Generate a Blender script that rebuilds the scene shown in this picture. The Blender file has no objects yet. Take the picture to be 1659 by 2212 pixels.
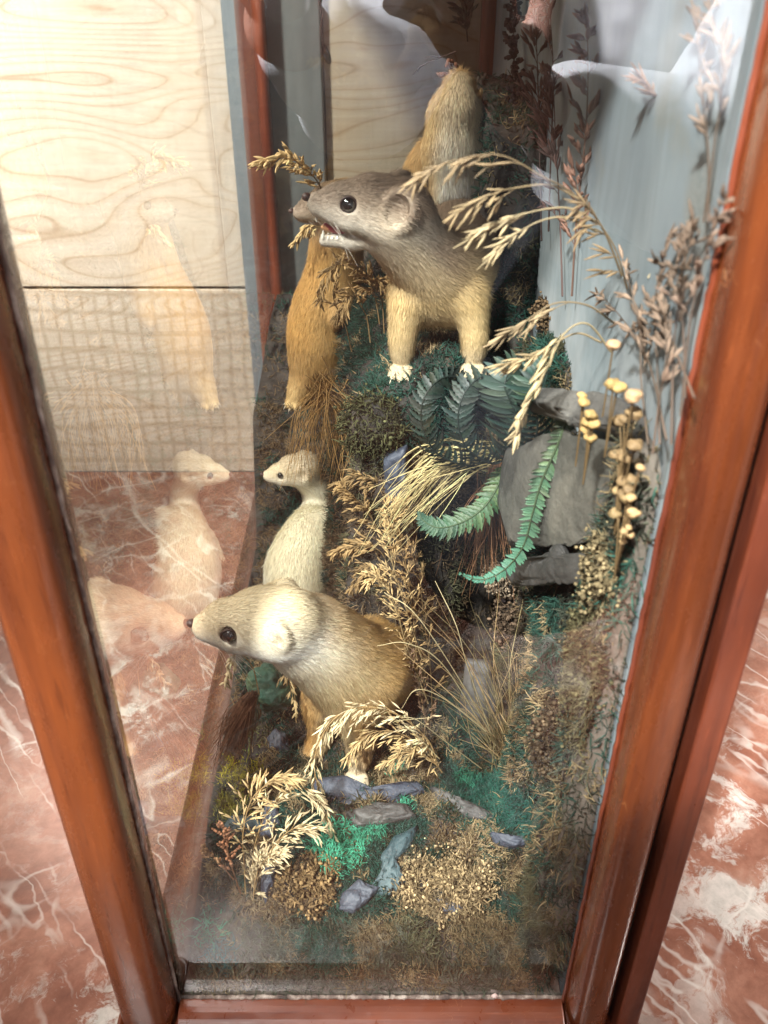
import bpy, math, random
import numpy as np
from mathutils import Vector, noise as mnoise
random.seed(7); RNG = np.random.default_rng(7)
SC = bpy.context.scene
COL = SC.collection
A3 = np.array

# ------------------------------------------------------------------ camera model
F = 1932.0; CU, CV = 829.5, 1106.0
TH = math.radians(33.4); CY, CZ = -0.3177, 0.5921
XL, XR, YF = -0.1333, 0.1168, 0.76          # inside planes: front glass, back panel, far end
FLOOR = -0.075

def ray(u, v):
    du = (u - CU) / F; dv = (CV - v) / F
    return A3([du, math.cos(TH) + dv*math.sin(TH), -math.sin(TH) + dv*math.cos(TH)])
O = A3([0, CY, CZ])
def fY(u, v, y): r = ray(u, v); return O + r*((y-CY)/r[1])
def fX(u, v, x): r = ray(u, v); return O + r*(x/r[0])
def fZ(u, v, z): r = ray(u, v); return O + r*((z-CZ)/r[2])

# ------------------------------------------------------------------ objects
def tag(o, label=None, cat=None, group=None, kind=None):
    if label: o['label'] = label
    if cat: o['category'] = cat
    if group: o['group'] = group
    if kind: o['kind'] = kind
    return o
def empty(name, loc, label, cat, group=None):
    o = bpy.data.objects.new(name, None); COL.objects.link(o)
    o.location = loc; o.empty_display_size = .02
    return tag(o, label, cat, group)
def mesh(name, V, Fc, mat, parent=None, col=None, smooth=True, normals=None, mats=None):
    me = bpy.data.meshes.new(name)
    V = np.asarray(V, dtype=np.float64)
    if parent is not None:
        L = parent
        off = np.zeros(3)
        while L is not None:
            off += A3(L.location); L = L.parent
    else: off = np.zeros(3)
    V = V - off
    if isinstance(Fc, np.ndarray):
        n, k = Fc.shape
        me.vertices.add(len(V)); me.vertices.foreach_set('co', V.astype(np.float32).ravel())
        me.loops.add(n*k); me.loops.foreach_set('vertex_index', Fc.astype(np.int32).ravel())
        me.polygons.add(n); me.polygons.foreach_set('loop_start', np.arange(0, n*k, k, dtype=np.int32))
        me.update(calc_edges=True); me.validate()
    else:
        me.from_pydata([tuple(p) for p in V], [], [list(f) for f in Fc]); me.update()
    if smooth: me.polygons.foreach_set('use_smooth', [True]*len(me.polygons))
    if col is not None:
        a = me.color_attributes.new('Col', 'FLOAT_COLOR', 'POINT')
        c = np.ones((len(V), 4), dtype=np.float32); c[:, :3] = col
        a.data.foreach_set('color', c.ravel())
    if normals is not None:
        me.normals_split_custom_set_from_vertices(normals.tolist())
    me.materials.append(mat)
    o = bpy.data.objects.new(name, me); COL.objects.link(o)
    if parent is not None: o.parent = parent
    return o
def center(o):
    """move the origin of a top level mesh onto its own lowest centre"""
    me = o.data; n = len(me.vertices); co = np.empty(n*3, dtype=np.float32); me.vertices.foreach_get('co', co)
    co = co.reshape(-1, 3); c = (co.max(0)+co.min(0))/2; c[2] = co[:, 2].min()
    me.vertices.foreach_set('co', (co-c).ravel()); me.update(); o.location = c.tolist(); return o

# ------------------------------------------------------------------ materials
def newmat(name):
    m = bpy.data.materials.new(name); m.use_nodes = True
    nt = m.node_tree; b = nt.nodes['Principled BSDF']
    return m, nt, b
def node(nt, t, **kw):
    n = nt.nodes.new(t)
    for k, v in kw.items():
        if k in n.inputs: n.inputs[k].default_value = v
        else: setattr(n, k, v)
    return n
def ramp(nt, stops, fac, interp='LINEAR'):
    r = nt.nodes.new('ShaderNodeValToRGB'); r.color_ramp.interpolation = interp
    e = r.color_ramp.elements
    while len(e) < len(stops): e.new(0.5)
    for i, (p, c) in enumerate(stops):
        e[i].position = p; e[i].color = (*c, 1) if len(c) == 3 else c
    nt.links.new(fac, r.inputs[0]); return r.outputs[0]
def mixc(nt, fac, a, b, mode='MIX'):
    m = nt.nodes.new('ShaderNodeMix'); m.data_type = 'RGBA'; m.blend_type = mode
    for s, val in ((m.inputs[0], fac), (m.inputs[6], a), (m.inputs[7], b)):
        if hasattr(val, 'is_linked') or hasattr(val, 'links'): nt.links.new(val, s)
        elif isinstance(val, tuple): s.default_value = (*val, 1)
        else: s.default_value = val
    return m.outputs[2]
def mth(nt, op, a, b=None, c=None, clamp=False):
    m = nt.nodes.new('ShaderNodeMath'); m.operation = op; m.use_clamp = clamp
    for i, v in enumerate((a, b, c)):
        if v is None: continue
        if hasattr(v, 'links'): nt.links.new(v, m.inputs[i])
        else: m.inputs[i].default_value = v
    return m.outputs[0]
def coords(nt, scale=(1,1,1), rot=(0,0,0)):
    tc = nt.nodes.new('ShaderNodeNewGeometry'); mp = nt.nodes.new('ShaderNodeMapping')
    mp.inputs['Scale'].default_value = scale; mp.inputs['Rotation'].default_value = rot
    nt.links.new(tc.outputs['Position'], mp.inputs[0]); return mp.outputs[0]
def noisen(nt, vec, scale, detail=4, rough=.5, dist=0):
    n = node(nt, 'ShaderNodeTexNoise', Scale=scale, Detail=detail, Roughness=rough, Distortion=dist)
    nt.links.new(vec, n.inputs['Vector']); return n.outputs['Fac']
def bump(nt, b, h, dist, strength=1.0):
    n = node(nt, 'ShaderNodeBump', Strength=strength, Distance=dist)
    nt.links.new(h, n.inputs['Height']); nt.links.new(n.outputs[0], b.inputs['Normal'])

def mat_attr(name, rough=.8, spec=.3, noise_amt=0, sheen=0, trans=0):
    m, nt, b = newmat(name)
    a = node(nt, 'ShaderNodeVertexColor', layer_name='Col'); c = a.outputs[0]
    if noise_amt:
        v = coords(nt); n = noisen(nt, v, 250, 5, .6)
        c = mixc(nt, noise_amt, c, ramp(nt, [(.3, (.25,.22,.2)), (.7, (1.5,1.45,1.4))], n), 'MULTIPLY')
    nt.links.new(c, b.inputs['Base Color'])
    b.inputs['Roughness'].default_value = rough; b.inputs['Specular IOR Level'].default_value = spec
    if sheen: b.inputs['Sheen Weight'].default_value = sheen; b.inputs['Sheen Roughness'].default_value = .5
    if trans:
        t = nt.nodes.new('ShaderNodeBsdfTranslucent'); nt.links.new(c, t.inputs[0])
        mx = nt.nodes.new('ShaderNodeMixShader'); mx.inputs[0].default_value = trans
        nt.links.new(b.outputs[0], mx.inputs[1]); nt.links.new(t.outputs[0], mx.inputs[2])
        nt.links.new(mx.outputs[0], nt.nodes['Material Output'].inputs[0])
    return m
M_FUR = mat_attr('fur', .62, .25, trans=.22)
M_SKIN = mat_attr('fur_undercoat', .9, .1)
M_PLANT = mat_attr('dry_plant', .62, .3, trans=.22)
M_MOSS = mat_attr('dyed_moss', .85, .15, trans=.12)
M_LEAF = mat_attr('painted_leaf', .5, .35, trans=.06)

def mat_plain(name, c, rough=.5, spec=.5, coat=0, metal=0):
    m, nt, b = newmat(name); b.inputs['Base Color'].default_value = (*c, 1)
    b.inputs['Roughness'].default_value = rough; b.inputs['Specular IOR Level'].default_value = spec
    b.inputs['Coat Weight'].default_value = coat; b.inputs['Metallic'].default_value = metal
    return m
M_EYE = mat_plain('glass_eye', (.004,.003,.003), .06, .8, 1)
M_TOOTH = mat_plain('tooth', (.75,.72,.62), .25)
M_MOUTH = mat_plain('painted_gum', (.30,.035,.045), .3)
M_TONGUE = mat_plain('tongue', (.52,.27,.13), .4)
M_NOSE = mat_plain('nose', (.05,.022,.018), .5)
M_CLAW = mat_plain('claw', (.45,.38,.28), .4)
M_REDRIM = mat_plain('eye_rim', (.25,.05,.03), .6)

def mat_mahogany(name, light=(.175,.046,.012), dark=(.06,.014,.006), axis='z', rough=.22):
    m, nt, b = newmat(name)
    sc = {'z': (60, 60, 4), 'x': (4, 60, 60), 'y': (60, 4, 60)}[axis]
    v = coords(nt, sc)
    n1 = noisen(nt, v, 1.0, 6, .62, .6)
    v2 = coords(nt, tuple(s*6 for s in sc)); n2 = noisen(nt, v2, 1.2, 3, .5)
    v3 = coords(nt, (8, 8, 5)); n3 = noisen(nt, v3, 1.0, 4, .6, .5)
    base = ramp(nt, [(.28, dark), (.5, tuple((l*.62+d*.38) for l, d in zip(light, dark))), (.72, light)], n1)
    base = mixc(nt, .55, base, ramp(nt, [(.3, (.55,.5,.5)), (.62, (1.25,1.2,1.1))], n3), 'MULTIPLY')
    base = mixc(nt, ramp(nt, [(.30, (.45,)*3), (.42, (0,)*3)], n2), base, tuple(d*.8 for d in dark))
    fl = ramp(nt, [(.66, (0,)*3), (.74, (.35,)*3)], n2)
    base = mixc(nt, fl, base, tuple(min(1, l*1.6) for l in light))
    # dents and pale scratches
    v4 = coords(nt, (30, 30, 14), (.4, .3, .2)); w = noisen(nt, v4, 3.0, 2, .4, 1.2)
    sct = mth(nt, 'ABSOLUTE', mth(nt, 'SUBTRACT', w, .5)); sc2 = ramp(nt, [(0, (.5,)*3), (.0025, (0,)*3)], sct)
    msk = ramp(nt, [(.60, (0,)*3), (.66, (1,)*3)], noisen(nt, coords(nt, (25,25,25)), 1.3, 2))
    base = mixc(nt, mth(nt, 'MULTIPLY', sc2, msk), base, (.55,.25,.10))
    nt.links.new(base, b.inputs['Base Color'])
    r = ramp(nt, [(.3, (rough*.7,)*3), (.7, (rough*1.7,)*3)], noisen(nt, coords(nt, (30,30,12)), 2, 4, .7))
    nt.links.new(r, b.inputs['Roughness'])
    b.inputs['Coat Weight'].default_value = .45; b.inputs['Coat Roughness'].default_value = .12
    bump(nt, b, n2, .0002, .5)
    return m
M_MAH = mat_mahogany('polished_mahogany')
M_MAHX = mat_mahogany('polished_mahogany_rail', (.17,.042,.014), (.09,.016,.007), 'x', .3)
M_MAHY = mat_mahogany('polished_mahogany_side_rail', (.12,.035,.014), (.04,.012,.007), 'y', .35)
M_MAHD = mat_mahogany('dull_mahogany', (.19,.045,.018), (.06,.013,.008), 'z', .38)
M_PUTTY, nt_, b_ = newmat('old_putty')
c_ = ramp(nt_, [(.3, (.05,.035,.03)), (.5, (.18,.13,.105)), (.68, (.5,.42,.35))], noisen(nt_, coords(nt_, (120,120,60)), 1, 5, .7))
nt_.links.new(c_, b_.inputs[0]); b_.inputs['Roughness'].default_value = .9

def mat_glass(name, ior=1.52, gain=1.0, dust=.0, tint=(.965,.985,.975)):
    m, nt, b = newmat(name); nt.nodes.remove(b)
    out = nt.nodes['Material Output']
    fr = node(nt, 'ShaderNodeFresnel', IOR=ior); ge = nt.nodes.new('ShaderNodeNewGeometry')
    nt.links.new(mth(nt, 'ADD', mth(nt, 'MULTIPLY', ge.outputs['Backfacing'], 1/ior-ior), ior), fr.inputs['IOR'])
    # one sheet stands for both faces of the pane: R = 2r/(1+r)
    r2 = mth(nt, 'DIVIDE', mth(nt, 'MULTIPLY', fr.outputs[0], 2*gain), mth(nt, 'ADD', fr.outputs[0], 1), clamp=True)
    tr = node(nt, 'ShaderNodeBsdfTransparent'); tr.inputs[0].default_value = (*tint, 1)
    gl = node(nt, 'ShaderNodeBsdfGlossy', Roughness=0.0); gl.inputs[0].default_value = (1,1,1,1)
    mx = nt.nodes.new('ShaderNodeMixShader')
    nt.links.new(r2, mx.inputs[0]); nt.links.new(tr.outputs[0], mx.inputs[1]); nt.links.new(gl.outputs[0], mx.inputs[2])
    df = node(nt, 'ShaderNodeBsdfDiffuse'); df.inputs[0].default_value = (.6,.56,.5,1)
    n = noisen(nt, coords(nt, (14,14,14)), 1, 6, .7)
    dd = mth(nt, 'MULTIPLY', ramp(nt, [(.35, (.3,)*3), (.75, (1,)*3)], n), dust)
    mx2 = nt.nodes.new('ShaderNodeMixShader'); nt.links.new(dd, mx2.inputs[0])
    nt.links.new(mx.outputs[0], mx2.inputs[1]); nt.links.new(df.outputs[0], mx2.inputs[2])
    nt.links.new(mx2.outputs[0], out.inputs[0]); return m
M_GLASS = mat_glass('shade_tinted_glass', dust=.012, gain=1.0, tint=(.72,.71,.67))  # grey tint puts the shade on the marble behind into the pane colour
M_GLASS_END = mat_glass('old_end_glass', dust=.002, gain=1.0)

def mat_panel():
    m, nt, b = newmat('painted_sky_paper')
    n = noisen(nt, coords(nt, (3,4,5)), 1, 5, .55, .6)
    c = ramp(nt, [(.3, (.12,.155,.18)), (.5, (.195,.235,.255)), (.72, (.37,.385,.395))], n)
    n5 = noisen(nt, coords(nt, (30,30,8)), 1, 6, .7, .8); c = mixc(nt, .45, c, ramp(nt, [(.32, (.55,.55,.52)), (.6, (1.1,1.1,1.1))], n5), 'MULTIPLY')
    n6 = noisen(nt, coords(nt, (7,9,6)), 1, 5, .6, 1.0); c = mixc(nt, ramp(nt, [(.55, (0,)*3), (.68, (.5,)*3)], n6), c, (.20,.19,.15))
    nt.links.new(c, b.inputs[0]); b.inputs['Roughness'].default_value = .9; return m
M_PANEL = mat_panel()
M_GREY, nt_, b_ = newmat('grey_painted_wood')
c_ = ramp(nt_, [(.3, (.13,.155,.175)), (.7, (.23,.26,.285))], noisen(nt_, coords(nt_, (40,40,6)), 1, 5, .6))
nt_.links.new(c_, b_.inputs[0]); b_.inputs['Roughness'].default_value = .45

def mat_marble():
    m, nt, b = newmat('red_marble')
    v = coords(nt, (1,1,1), (0,0,math.radians(-38)))
    warp = node(nt, 'ShaderNodeTexNoise', Scale=7, Detail=5, Roughness=.6); nt.links.new(v, warp.inputs['Vector'])
    vm = nt.nodes.new('ShaderNodeVectorMath'); vm.operation = 'MULTIPLY_ADD'
    nt.links.new(warp.outputs['Color'], vm.inputs[0]); vm.inputs[1].default_value = (.09,)*3; nt.links.new(v, vm.inputs[2])
    vw = vm.outputs[0]
    vs = nt.nodes.new('ShaderNodeVectorMath'); vs.operation = 'MULTIPLY_ADD'
    nt.links.new(warp.outputs['Color'], vs.inputs[0]); vs.inputs[1].default_value = (.035,)*3; nt.links.new(v, vs.inputs[2])
    def vein(sc, scale, w, det=2, soft=None):
        mp = nt.nodes.new('ShaderNodeMapping'); mp.inputs['Scale'].default_value = sc
        nt.links.new(vs.outputs[0], mp.inputs[0])
        n = noisen(nt, mp.outputs[0], scale, det, .5)
        a = mth(nt, 'ABSOLUTE', mth(nt, 'SUBTRACT', n, .5))
        return ramp(nt, [(0, (1,)*3), (w, (.75,)*3), (w*2.2, (0,)*3)], a)
    n0 = noisen(nt, vw, 9, 8, .68)
    base = ramp(nt, [(.3, (.11,.042,.028)), (.45, (.21,.083,.054)), (.58, (.30,.14,.095)), (.72, (.39,.245,.185))], n0)
    fine = noisen(nt, v, 90, 6, .7)
    base = mixc(nt, .5, base, ramp(nt, [(.3, (.65,.6,.58)), (.7, (1.3,1.3,1.3))], fine), 'MULTIPLY')
    # dark pits
    # white cloudy blotches
    bl = noisen(nt, vw, 19, 8, .76, .5)
    mk = noisen(nt, v, 4.0, 3, .5)
    blm = mth(nt, 'MULTIPLY', ramp(nt, [(.53, (0,)*3), (.60, (.9,)*3)], bl), ramp(nt, [(.44, (.15,)*3), (.60, (1,)*3)], mk))
    c = mixc(nt, blm, base, ramp(nt, [(.35, (.42,.40,.36)), (.7, (.62,.57,.52))], fine))
    for sc, s, w in (((1,.16,1), 9, .009), ((1,.25,1), 17, .006), ((1,.10,1), 24, .005), ((.5,1,1), 9, .004)):
        ve = vein(sc, s, w)
        c = mixc(nt, mth(nt, 'MULTIPLY', ve, ramp(nt, [(.45, (.0,)*3), (.60, (.5,)*3)], noisen(nt, v, 5+s*.3, 2))), c, (.66,.61,.55))
    nt.links.new(c, b.inputs[0]); b.inputs['Roughness'].default_value = .16
    b.inputs['Specular IOR Level'].default_value = .5
    return m
M_MARBLE = mat_marble()

def mat_ash(name, grid=False):
    m, nt, b = newmat(name)
    v = coords(nt, (1,1,1))
    w = node(nt, 'ShaderNodeTexNoise', Scale=1.9, Detail=2, Roughness=.45); nt.links.new(coords(nt, (1,1,1.6)), w.inputs['Vector'])
    # growth rings: contour lines of a slow noise, stretched along the board
    mpv = coords(nt, (1.0, .3, 3.2) if not grid else (.5,.3,5))
    n = noisen(nt, mpv, 2.3, 1.5, .4, .25)
    rings = mth(nt, 'FRACT', mth(nt, 'MULTIPLY', n, 30 if not grid else 46))
    ringc = ramp(nt, [(0, (.42,.31,.22)), (.06, (.57,.47,.37)), (.5, (.62,.54,.45)), (.93, (.59,.50,.40)), (1, (.46,.35,.25))], rings)
    st = noisen(nt, coords(nt, (9, 9, 260)), 1, 4, .6)
    c = mixc(nt, .35, ringc, ramp(nt, [(.3, (.75,.72,.68)), (.7, (1.15,1.15,1.12))], st), 'MULTIPLY')
    st2 = noisen(nt, coords(nt, (230, 9, 9)), 1, 4, .7)
    c = mixc(nt, .25, c, ramp(nt, [(.3, (.78,.75,.72)), (.6, (1.1,1.1,1.1))], st2), 'MULTIPLY')
    if grid:
        ww = node(nt, 'ShaderNodeTexNoise', Scale=9, Detail=3); nt.links.new(v, ww.inputs['Vector'])
        vm = nt.nodes.new('ShaderNodeVectorMath'); vm.operation = 'MULTIPLY_ADD'
        nt.links.new(ww.outputs['Color'], vm.inputs[0]); vm.inputs[1].default_value = (.02,.0,.03); nt.links.new(v, vm.inputs[2])
        sx = nt.nodes.new('ShaderNodeSeparateXYZ'); nt.links.new(vm.outputs[0], sx.inputs[0])
        def ln(s, per):
            fr = mth(nt, 'FRACT', mth(nt, 'DIVIDE', s, per)); a = mth(nt, 'ABSOLUTE', mth(nt, 'SUBTRACT', fr, .5))
            return ramp(nt, [(0, (.5,)*3), (.10, (.28,)*3), (.22, (0,)*3)], a)
        g = mth(nt, 'MAXIMUM', ln(sx.outputs[0], .0187), ln(sx.outputs[2], .028))
        c = mixc(nt, g, c, (.30,.20,.115))
    nt.links.new(c, b.inputs[0]); b.inputs['Roughness'].default_value = .42
    bump(nt, b, st, .0004, .5); return m
M_ASH = mat_ash('pale_ash_board'); M_ASHG = mat_ash('pale_board_with_brown_grid', True)
M_DARK = mat_plain('dark_gap', (.02,.016,.012), .9)

def mat_rock(name, a, bb, c3, scale=1.0, rough=.55):
    m, nt, b = newmat(name)
    n = noisen(nt, coords(nt, (22*scale,)*3), 1, 6, .6, .4); n2 = noisen(nt, coords(nt, (120*scale,)*3), 1, 6, .65)
    c = ramp(nt, [(.3, a), (.52, bb), (.72, c3)], n)
    c = mixc(nt, .5, c, ramp(nt, [(.3, (.6,.6,.6)), (.7, (1.3,1.3,1.3))], n2), 'MULTIPLY')
    nt.links.new(c, b.inputs[0]); b.inputs['Roughness'].default_value = rough
    bump(nt, b, n2, .0022, .8); return m
M_ROCKB = mat_rock('painted_blue_grey_rock', (.02,.027,.042), (.055,.066,.092), (.115,.13,.155))
M_ROCKG = mat_rock('painted_grey_rock', (.025,.024,.023), (.06,.057,.054), (.12,.115,.105), .8)
M_ROCKT = mat_rock('painted_teal_rock', (.015,.035,.042), (.04,.078,.09), (.09,.14,.15))
M_SLATE = mat_rock('smooth_grey_slate', (.035,.034,.030), (.075,.072,.062), (.13,.12,.10), .9, .6)
M_TERR = mat_rock('peaty_rockwork', (.006,.006,.006), (.022,.018,.014), (.06,.045,.032), 1.4, .8)

nt_ = M_TERR.node_tree; b_ = nt_.nodes['Principled BSDF']; lk_ = b_.inputs[0].links[0].from_socket
sx_ = nt_.nodes.new('ShaderNodeSeparateXYZ'); nt_.links.new(coords(nt_), sx_.inputs[0])
dn_ = mth(nt_, 'ADD', sx_.outputs[1], mth(nt_, 'MULTIPLY', noisen(nt_, coords(nt_, (60,60,60)), 1, 4, .6), .03))
nt_.links.new(mixc(nt_, ramp(nt_, [(.022, (.9,)*3), (.05, (0,)*3)], dn_), lk_, (.15,.125,.10)), b_.inputs[0])
# ------------------------------------------------------------------ geometry tools
def ss(a, b, x):
    t = np.clip((x-a)/(b-a), 0, 1); return t*t*(3-2*t)
def unit(v): v = np.asarray(v, float); return v/(np.linalg.norm(v, axis=-1, keepdims=True)+1e-12)
def cr(pts, n):
    """smooth curve through points"""
    P = A3([2*A3(pts[0])-A3(pts[1])] + [A3(p) for p in pts] + [2*A3(pts[-1])-A3(pts[-2])], dtype=float)
    m = len(pts)-1; out = []
    for t in np.linspace(0, m-1e-6, n):
        i = int(t); f = t-i; a, b, c, d = P[i], P[i+1], P[i+2], P[i+3]
        out.append(.5*((2*b)+(-a+c)*f+(2*a-5*b+4*c-d)*f*f+(-a+3*b-3*c+d)*f**3))
    return A3(out)
def tubes(paths, rad, sides=3):
    """paths (n,k,3), rad (n,k) -> V, F of n tubes"""
    paths = np.asarray(paths, float); n, k, _ = paths.shape; rad = np.broadcast_to(np.asarray(rad, float), (n, k))
    T = np.gradient(paths, axis=1); T = unit(T)
    ref = np.tile(A3([.31, .52, .79]), (n, 1)); par = np.abs((ref*T[:, k//2]).sum(-1)) > .9
    ref[par] = (1, 0, 0)
    N1 = unit(np.cross(T, ref[:, None, :])); N2 = np.cross(T, N1)
    ang = np.arange(sides)*2*math.pi/sides
    V = paths[:, :, None, :] + rad[:, :, None, None]*(np.cos(ang)[None, None, :, None]*N1[:, :, None, :] + np.sin(ang)[None, None, :, None]*N2[:, :, None, :])
    idx = np.arange(n*k*sides).reshape(n, k, sides)
    a = idx[:, :-1, :]; b = idx[:, 1:, :]
    Fc = np.stack([a, np.roll(a, -1, 2), np.roll(b, -1, 2), b], -1).reshape(-1, 4)
    return V.reshape(-1, 3), Fc
def ribbons(paths, wid, side):
    n, k, _ = paths.shape; wid = np.broadcast_to(wid, (n, k))
    off = side[:, None, :]*wid[..., None]*.5
    V = np.stack([paths-off, paths+off], 2); idx = np.arange(n*k*2).reshape(n, k, 2)
    Fc = np.stack([idx[:, :-1, 0], idx[:, :-1, 1], idx[:, 1:, 1], idx[:, 1:, 0]], -1).reshape(-1, 4)
    return V.reshape(-1, 3), Fc
def cat(parts):
    """parts: list of (V,F,col)"""
    Vs, Fs, Cs, o = [], [], [], 0
    for V, Fc, c in parts:
        Vs.append(V); Fs.append(Fc+o); Cs.append(np.broadcast_to(c, (len(V), 3))); o += len(V)
    return np.concatenate(Vs), np.concatenate(Fs), np.concatenate(Cs)
def box(x0, x1, y0, y1, z0, z1):
    V = A3([(x, y, z) for x in (x0, x1) for y in (y0, y1) for z in (z0, z1)], float)
    Fc = [(0,1,3,2), (4,6,7,5), (0,4,5,1), (2,3,7,6), (0,2,6,4), (1,5,7,3)]
    return V, Fc
def add_bevel(o, w, seg=3):
    m = o.modifiers.new('bevel', 'BEVEL'); m.width = w; m.segments = seg; m.limit_method = 'ANGLE'; return o
def prism(outline, z0, z1, axis=2):
    n = len(outline); V = [];
    for z in (z0, z1):
        for a, b in outline:
            V.append((a, b, z) if axis == 2 else ((a, z, b) if axis == 1 else (z, a, b)))
    Fc = [(i, (i+1) % n, n+(i+1) % n, n+i) for i in range(n)] + [tuple(range(n))[::-1], tuple(range(n, 2*n))]
    return A3(V, float), Fc

# ---- smooth-union field and surface nets
class Prim:
    def __init__(s, a, b, ra, rb, k=.008, cd=(.4,.25,.1), cv=None, up=(0,0,1), fl=.006, sub=False, fur=True):
        s.a, s.b, s.ra, s.rb, s.k = A3(a, float), A3(b, float), ra, rb, k
        s.cd, s.cv, s.up, s.fl, s.sub, s.fur = A3(cd, float), A3(cv if cv is not None else cd, float), unit(up), fl, sub, fur
        s.ell = None
    def d(s, p):
        if s.ell is not None:
            R, r = s.ell; q = (p-s.a) @ R
            k0 = np.linalg.norm(q/r, axis=-1); k1 = np.linalg.norm(q/(r*r), axis=-1)+1e-9
            return k0*(k0-1)/k1
        ab = s.b-s.a; L = (ab*ab).sum()+1e-12
        t = np.clip(((p-s.a) @ ab)/L, 0, 1)
        return np.linalg.norm(p-(s.a+t[..., None]*ab), axis=-1)-(s.ra+(s.rb-s.ra)*t)
    def bbox(s):
        m = max(s.ra, s.rb) if s.ell is None else float(max(s.ell[1]))
        return np.minimum(s.a, s.b)-m, np.maximum(s.a, s.b)+m
def ellp(c, axes, r, **kw):
    p = Prim(c, c, max(r), max(r), **kw); p.ell = (A3(axes, float).T, A3(r, float)); return p
def field_mesh(prims, h):
    lo = np.min([p.bbox()[0] for p in prims if not p.sub], 0)-4*h; hi = np.max([p.bbox()[1] for p in prims if not p.sub], 0)+4*h
    n = np.ceil((hi-lo)/h).astype(int)+1
    ax = [lo[i]+h*np.arange(n[i]) for i in range(3)]
    f = np.full(n, 1.0)
    for p in prims:
        l, u = p.bbox(); e = p.k+4*h
        i0 = np.maximum(np.floor((l-e-lo)/h).astype(int), 0); i1 = np.minimum(np.ceil((u+e-lo)/h).astype(int)+1, n)
        if (i1 <= i0).any(): continue
        g = np.stack(np.meshgrid(*[ax[i][i0[i]:i1[i]] for i in range(3)], indexing='ij'), -1)
        d = p.d(g); sl = tuple(slice(i0[i], i1[i]) for i in range(3)); cur = f[sl]; k = p.k
        if p.sub:
            d = -d; hh = np.clip(.5-.5*(cur-d)/k, 0, 1); f[sl] = cur*(1-hh)+d*hh+k*hh*(1-hh)
        else:
            hh = np.clip(.5+.5*(cur-d)/k, 0, 1); f[sl] = cur*(1-hh)+d*hh-k*hh*(1-hh)
    s = f < 0
    c = np.zeros(tuple(n-1)+(3,)); cnt = np.zeros(tuple(n-1))
    def sub(o): return tuple(slice(o[i], n[i]-1+o[i]) for i in range(3))
    corners = [(i, j, k) for i in (0, 1) for j in (0, 1) for k in (0, 1)]
    for o in corners:
        for a in range(3):
            if o[a]: continue
            q = list(o); q[a] = 1; q = tuple(q)
            f0, f1 = f[sub(o)], f[sub(q)]; m = (f0 < 0) != (f1 < 0)
            t = np.where(m, f0/np.where(m, f0-f1, 1), 0)
            for ax_ in range(3):
                val = o[ax_]+(t if ax_ == a else 0)
                c[..., ax_] += np.where(m, val, 0)
            cnt += m
    act = cnt > 0; ids = -np.ones(cnt.shape, int); ids[act] = np.arange(act.sum())
    ii = np.argwhere(act); V = lo+h*(ii+c[act]/cnt[act][:, None])
    Fs = []
    for a in range(3):
        b_, c_ = (a+1) % 3, (a+2) % 3
        sl0 = [slice(1, -1)]*3; sl1 = [slice(1, -1)]*3
        sl0[a] = slice(0, -1); sl1[a] = slice(1, None)
        s0, s1 = s[tuple(sl0)], s[tuple(sl1)]; m = s0 != s1
        e = np.argwhere(m); fl = s0[m]
        base = e.copy()
        base[:, b_] += 1; base[:, c_] += 1
        def cell(db, dc):
            q = base.copy(); q[:, b_] += db; q[:, c_] += dc; return ids[q[:, 0], q[:, 1], q[:, 2]]
        Q = np.stack([cell(-1, -1), cell(0, -1), cell(0, 0), cell(-1, 0)], -1)
        Q[~fl] = Q[~fl][:, ::-1]; Fs.append(Q)
    return V, np.concatenate(Fs)
def prim_weights(prims, P, sh=.005):
    D = np.stack([p.d(P) for p in prims], -1); D = D-D.min(-1, keepdims=True)
    W = np.exp(-D/sh); return W/W.sum(-1, keepdims=True)
def prim_color(prims, P, W):
    C = np.zeros((len(P), 3))
    for i, p in enumerate(prims):
        ab = p.b-p.a; L = (ab*ab).sum()+1e-12; t = np.clip(((P-p.a) @ ab)/L, 0, 1)
        q = (P-(p.a+t[:, None]*ab))/(p.ra+(p.rb-p.ra)*t)[:, None]
        w = ss(-.35, .45, q @ p.up)[:, None]
        C += W[:, i:i+1]*(p.cv*(1-w)+p.cd*w)
    return C
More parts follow.
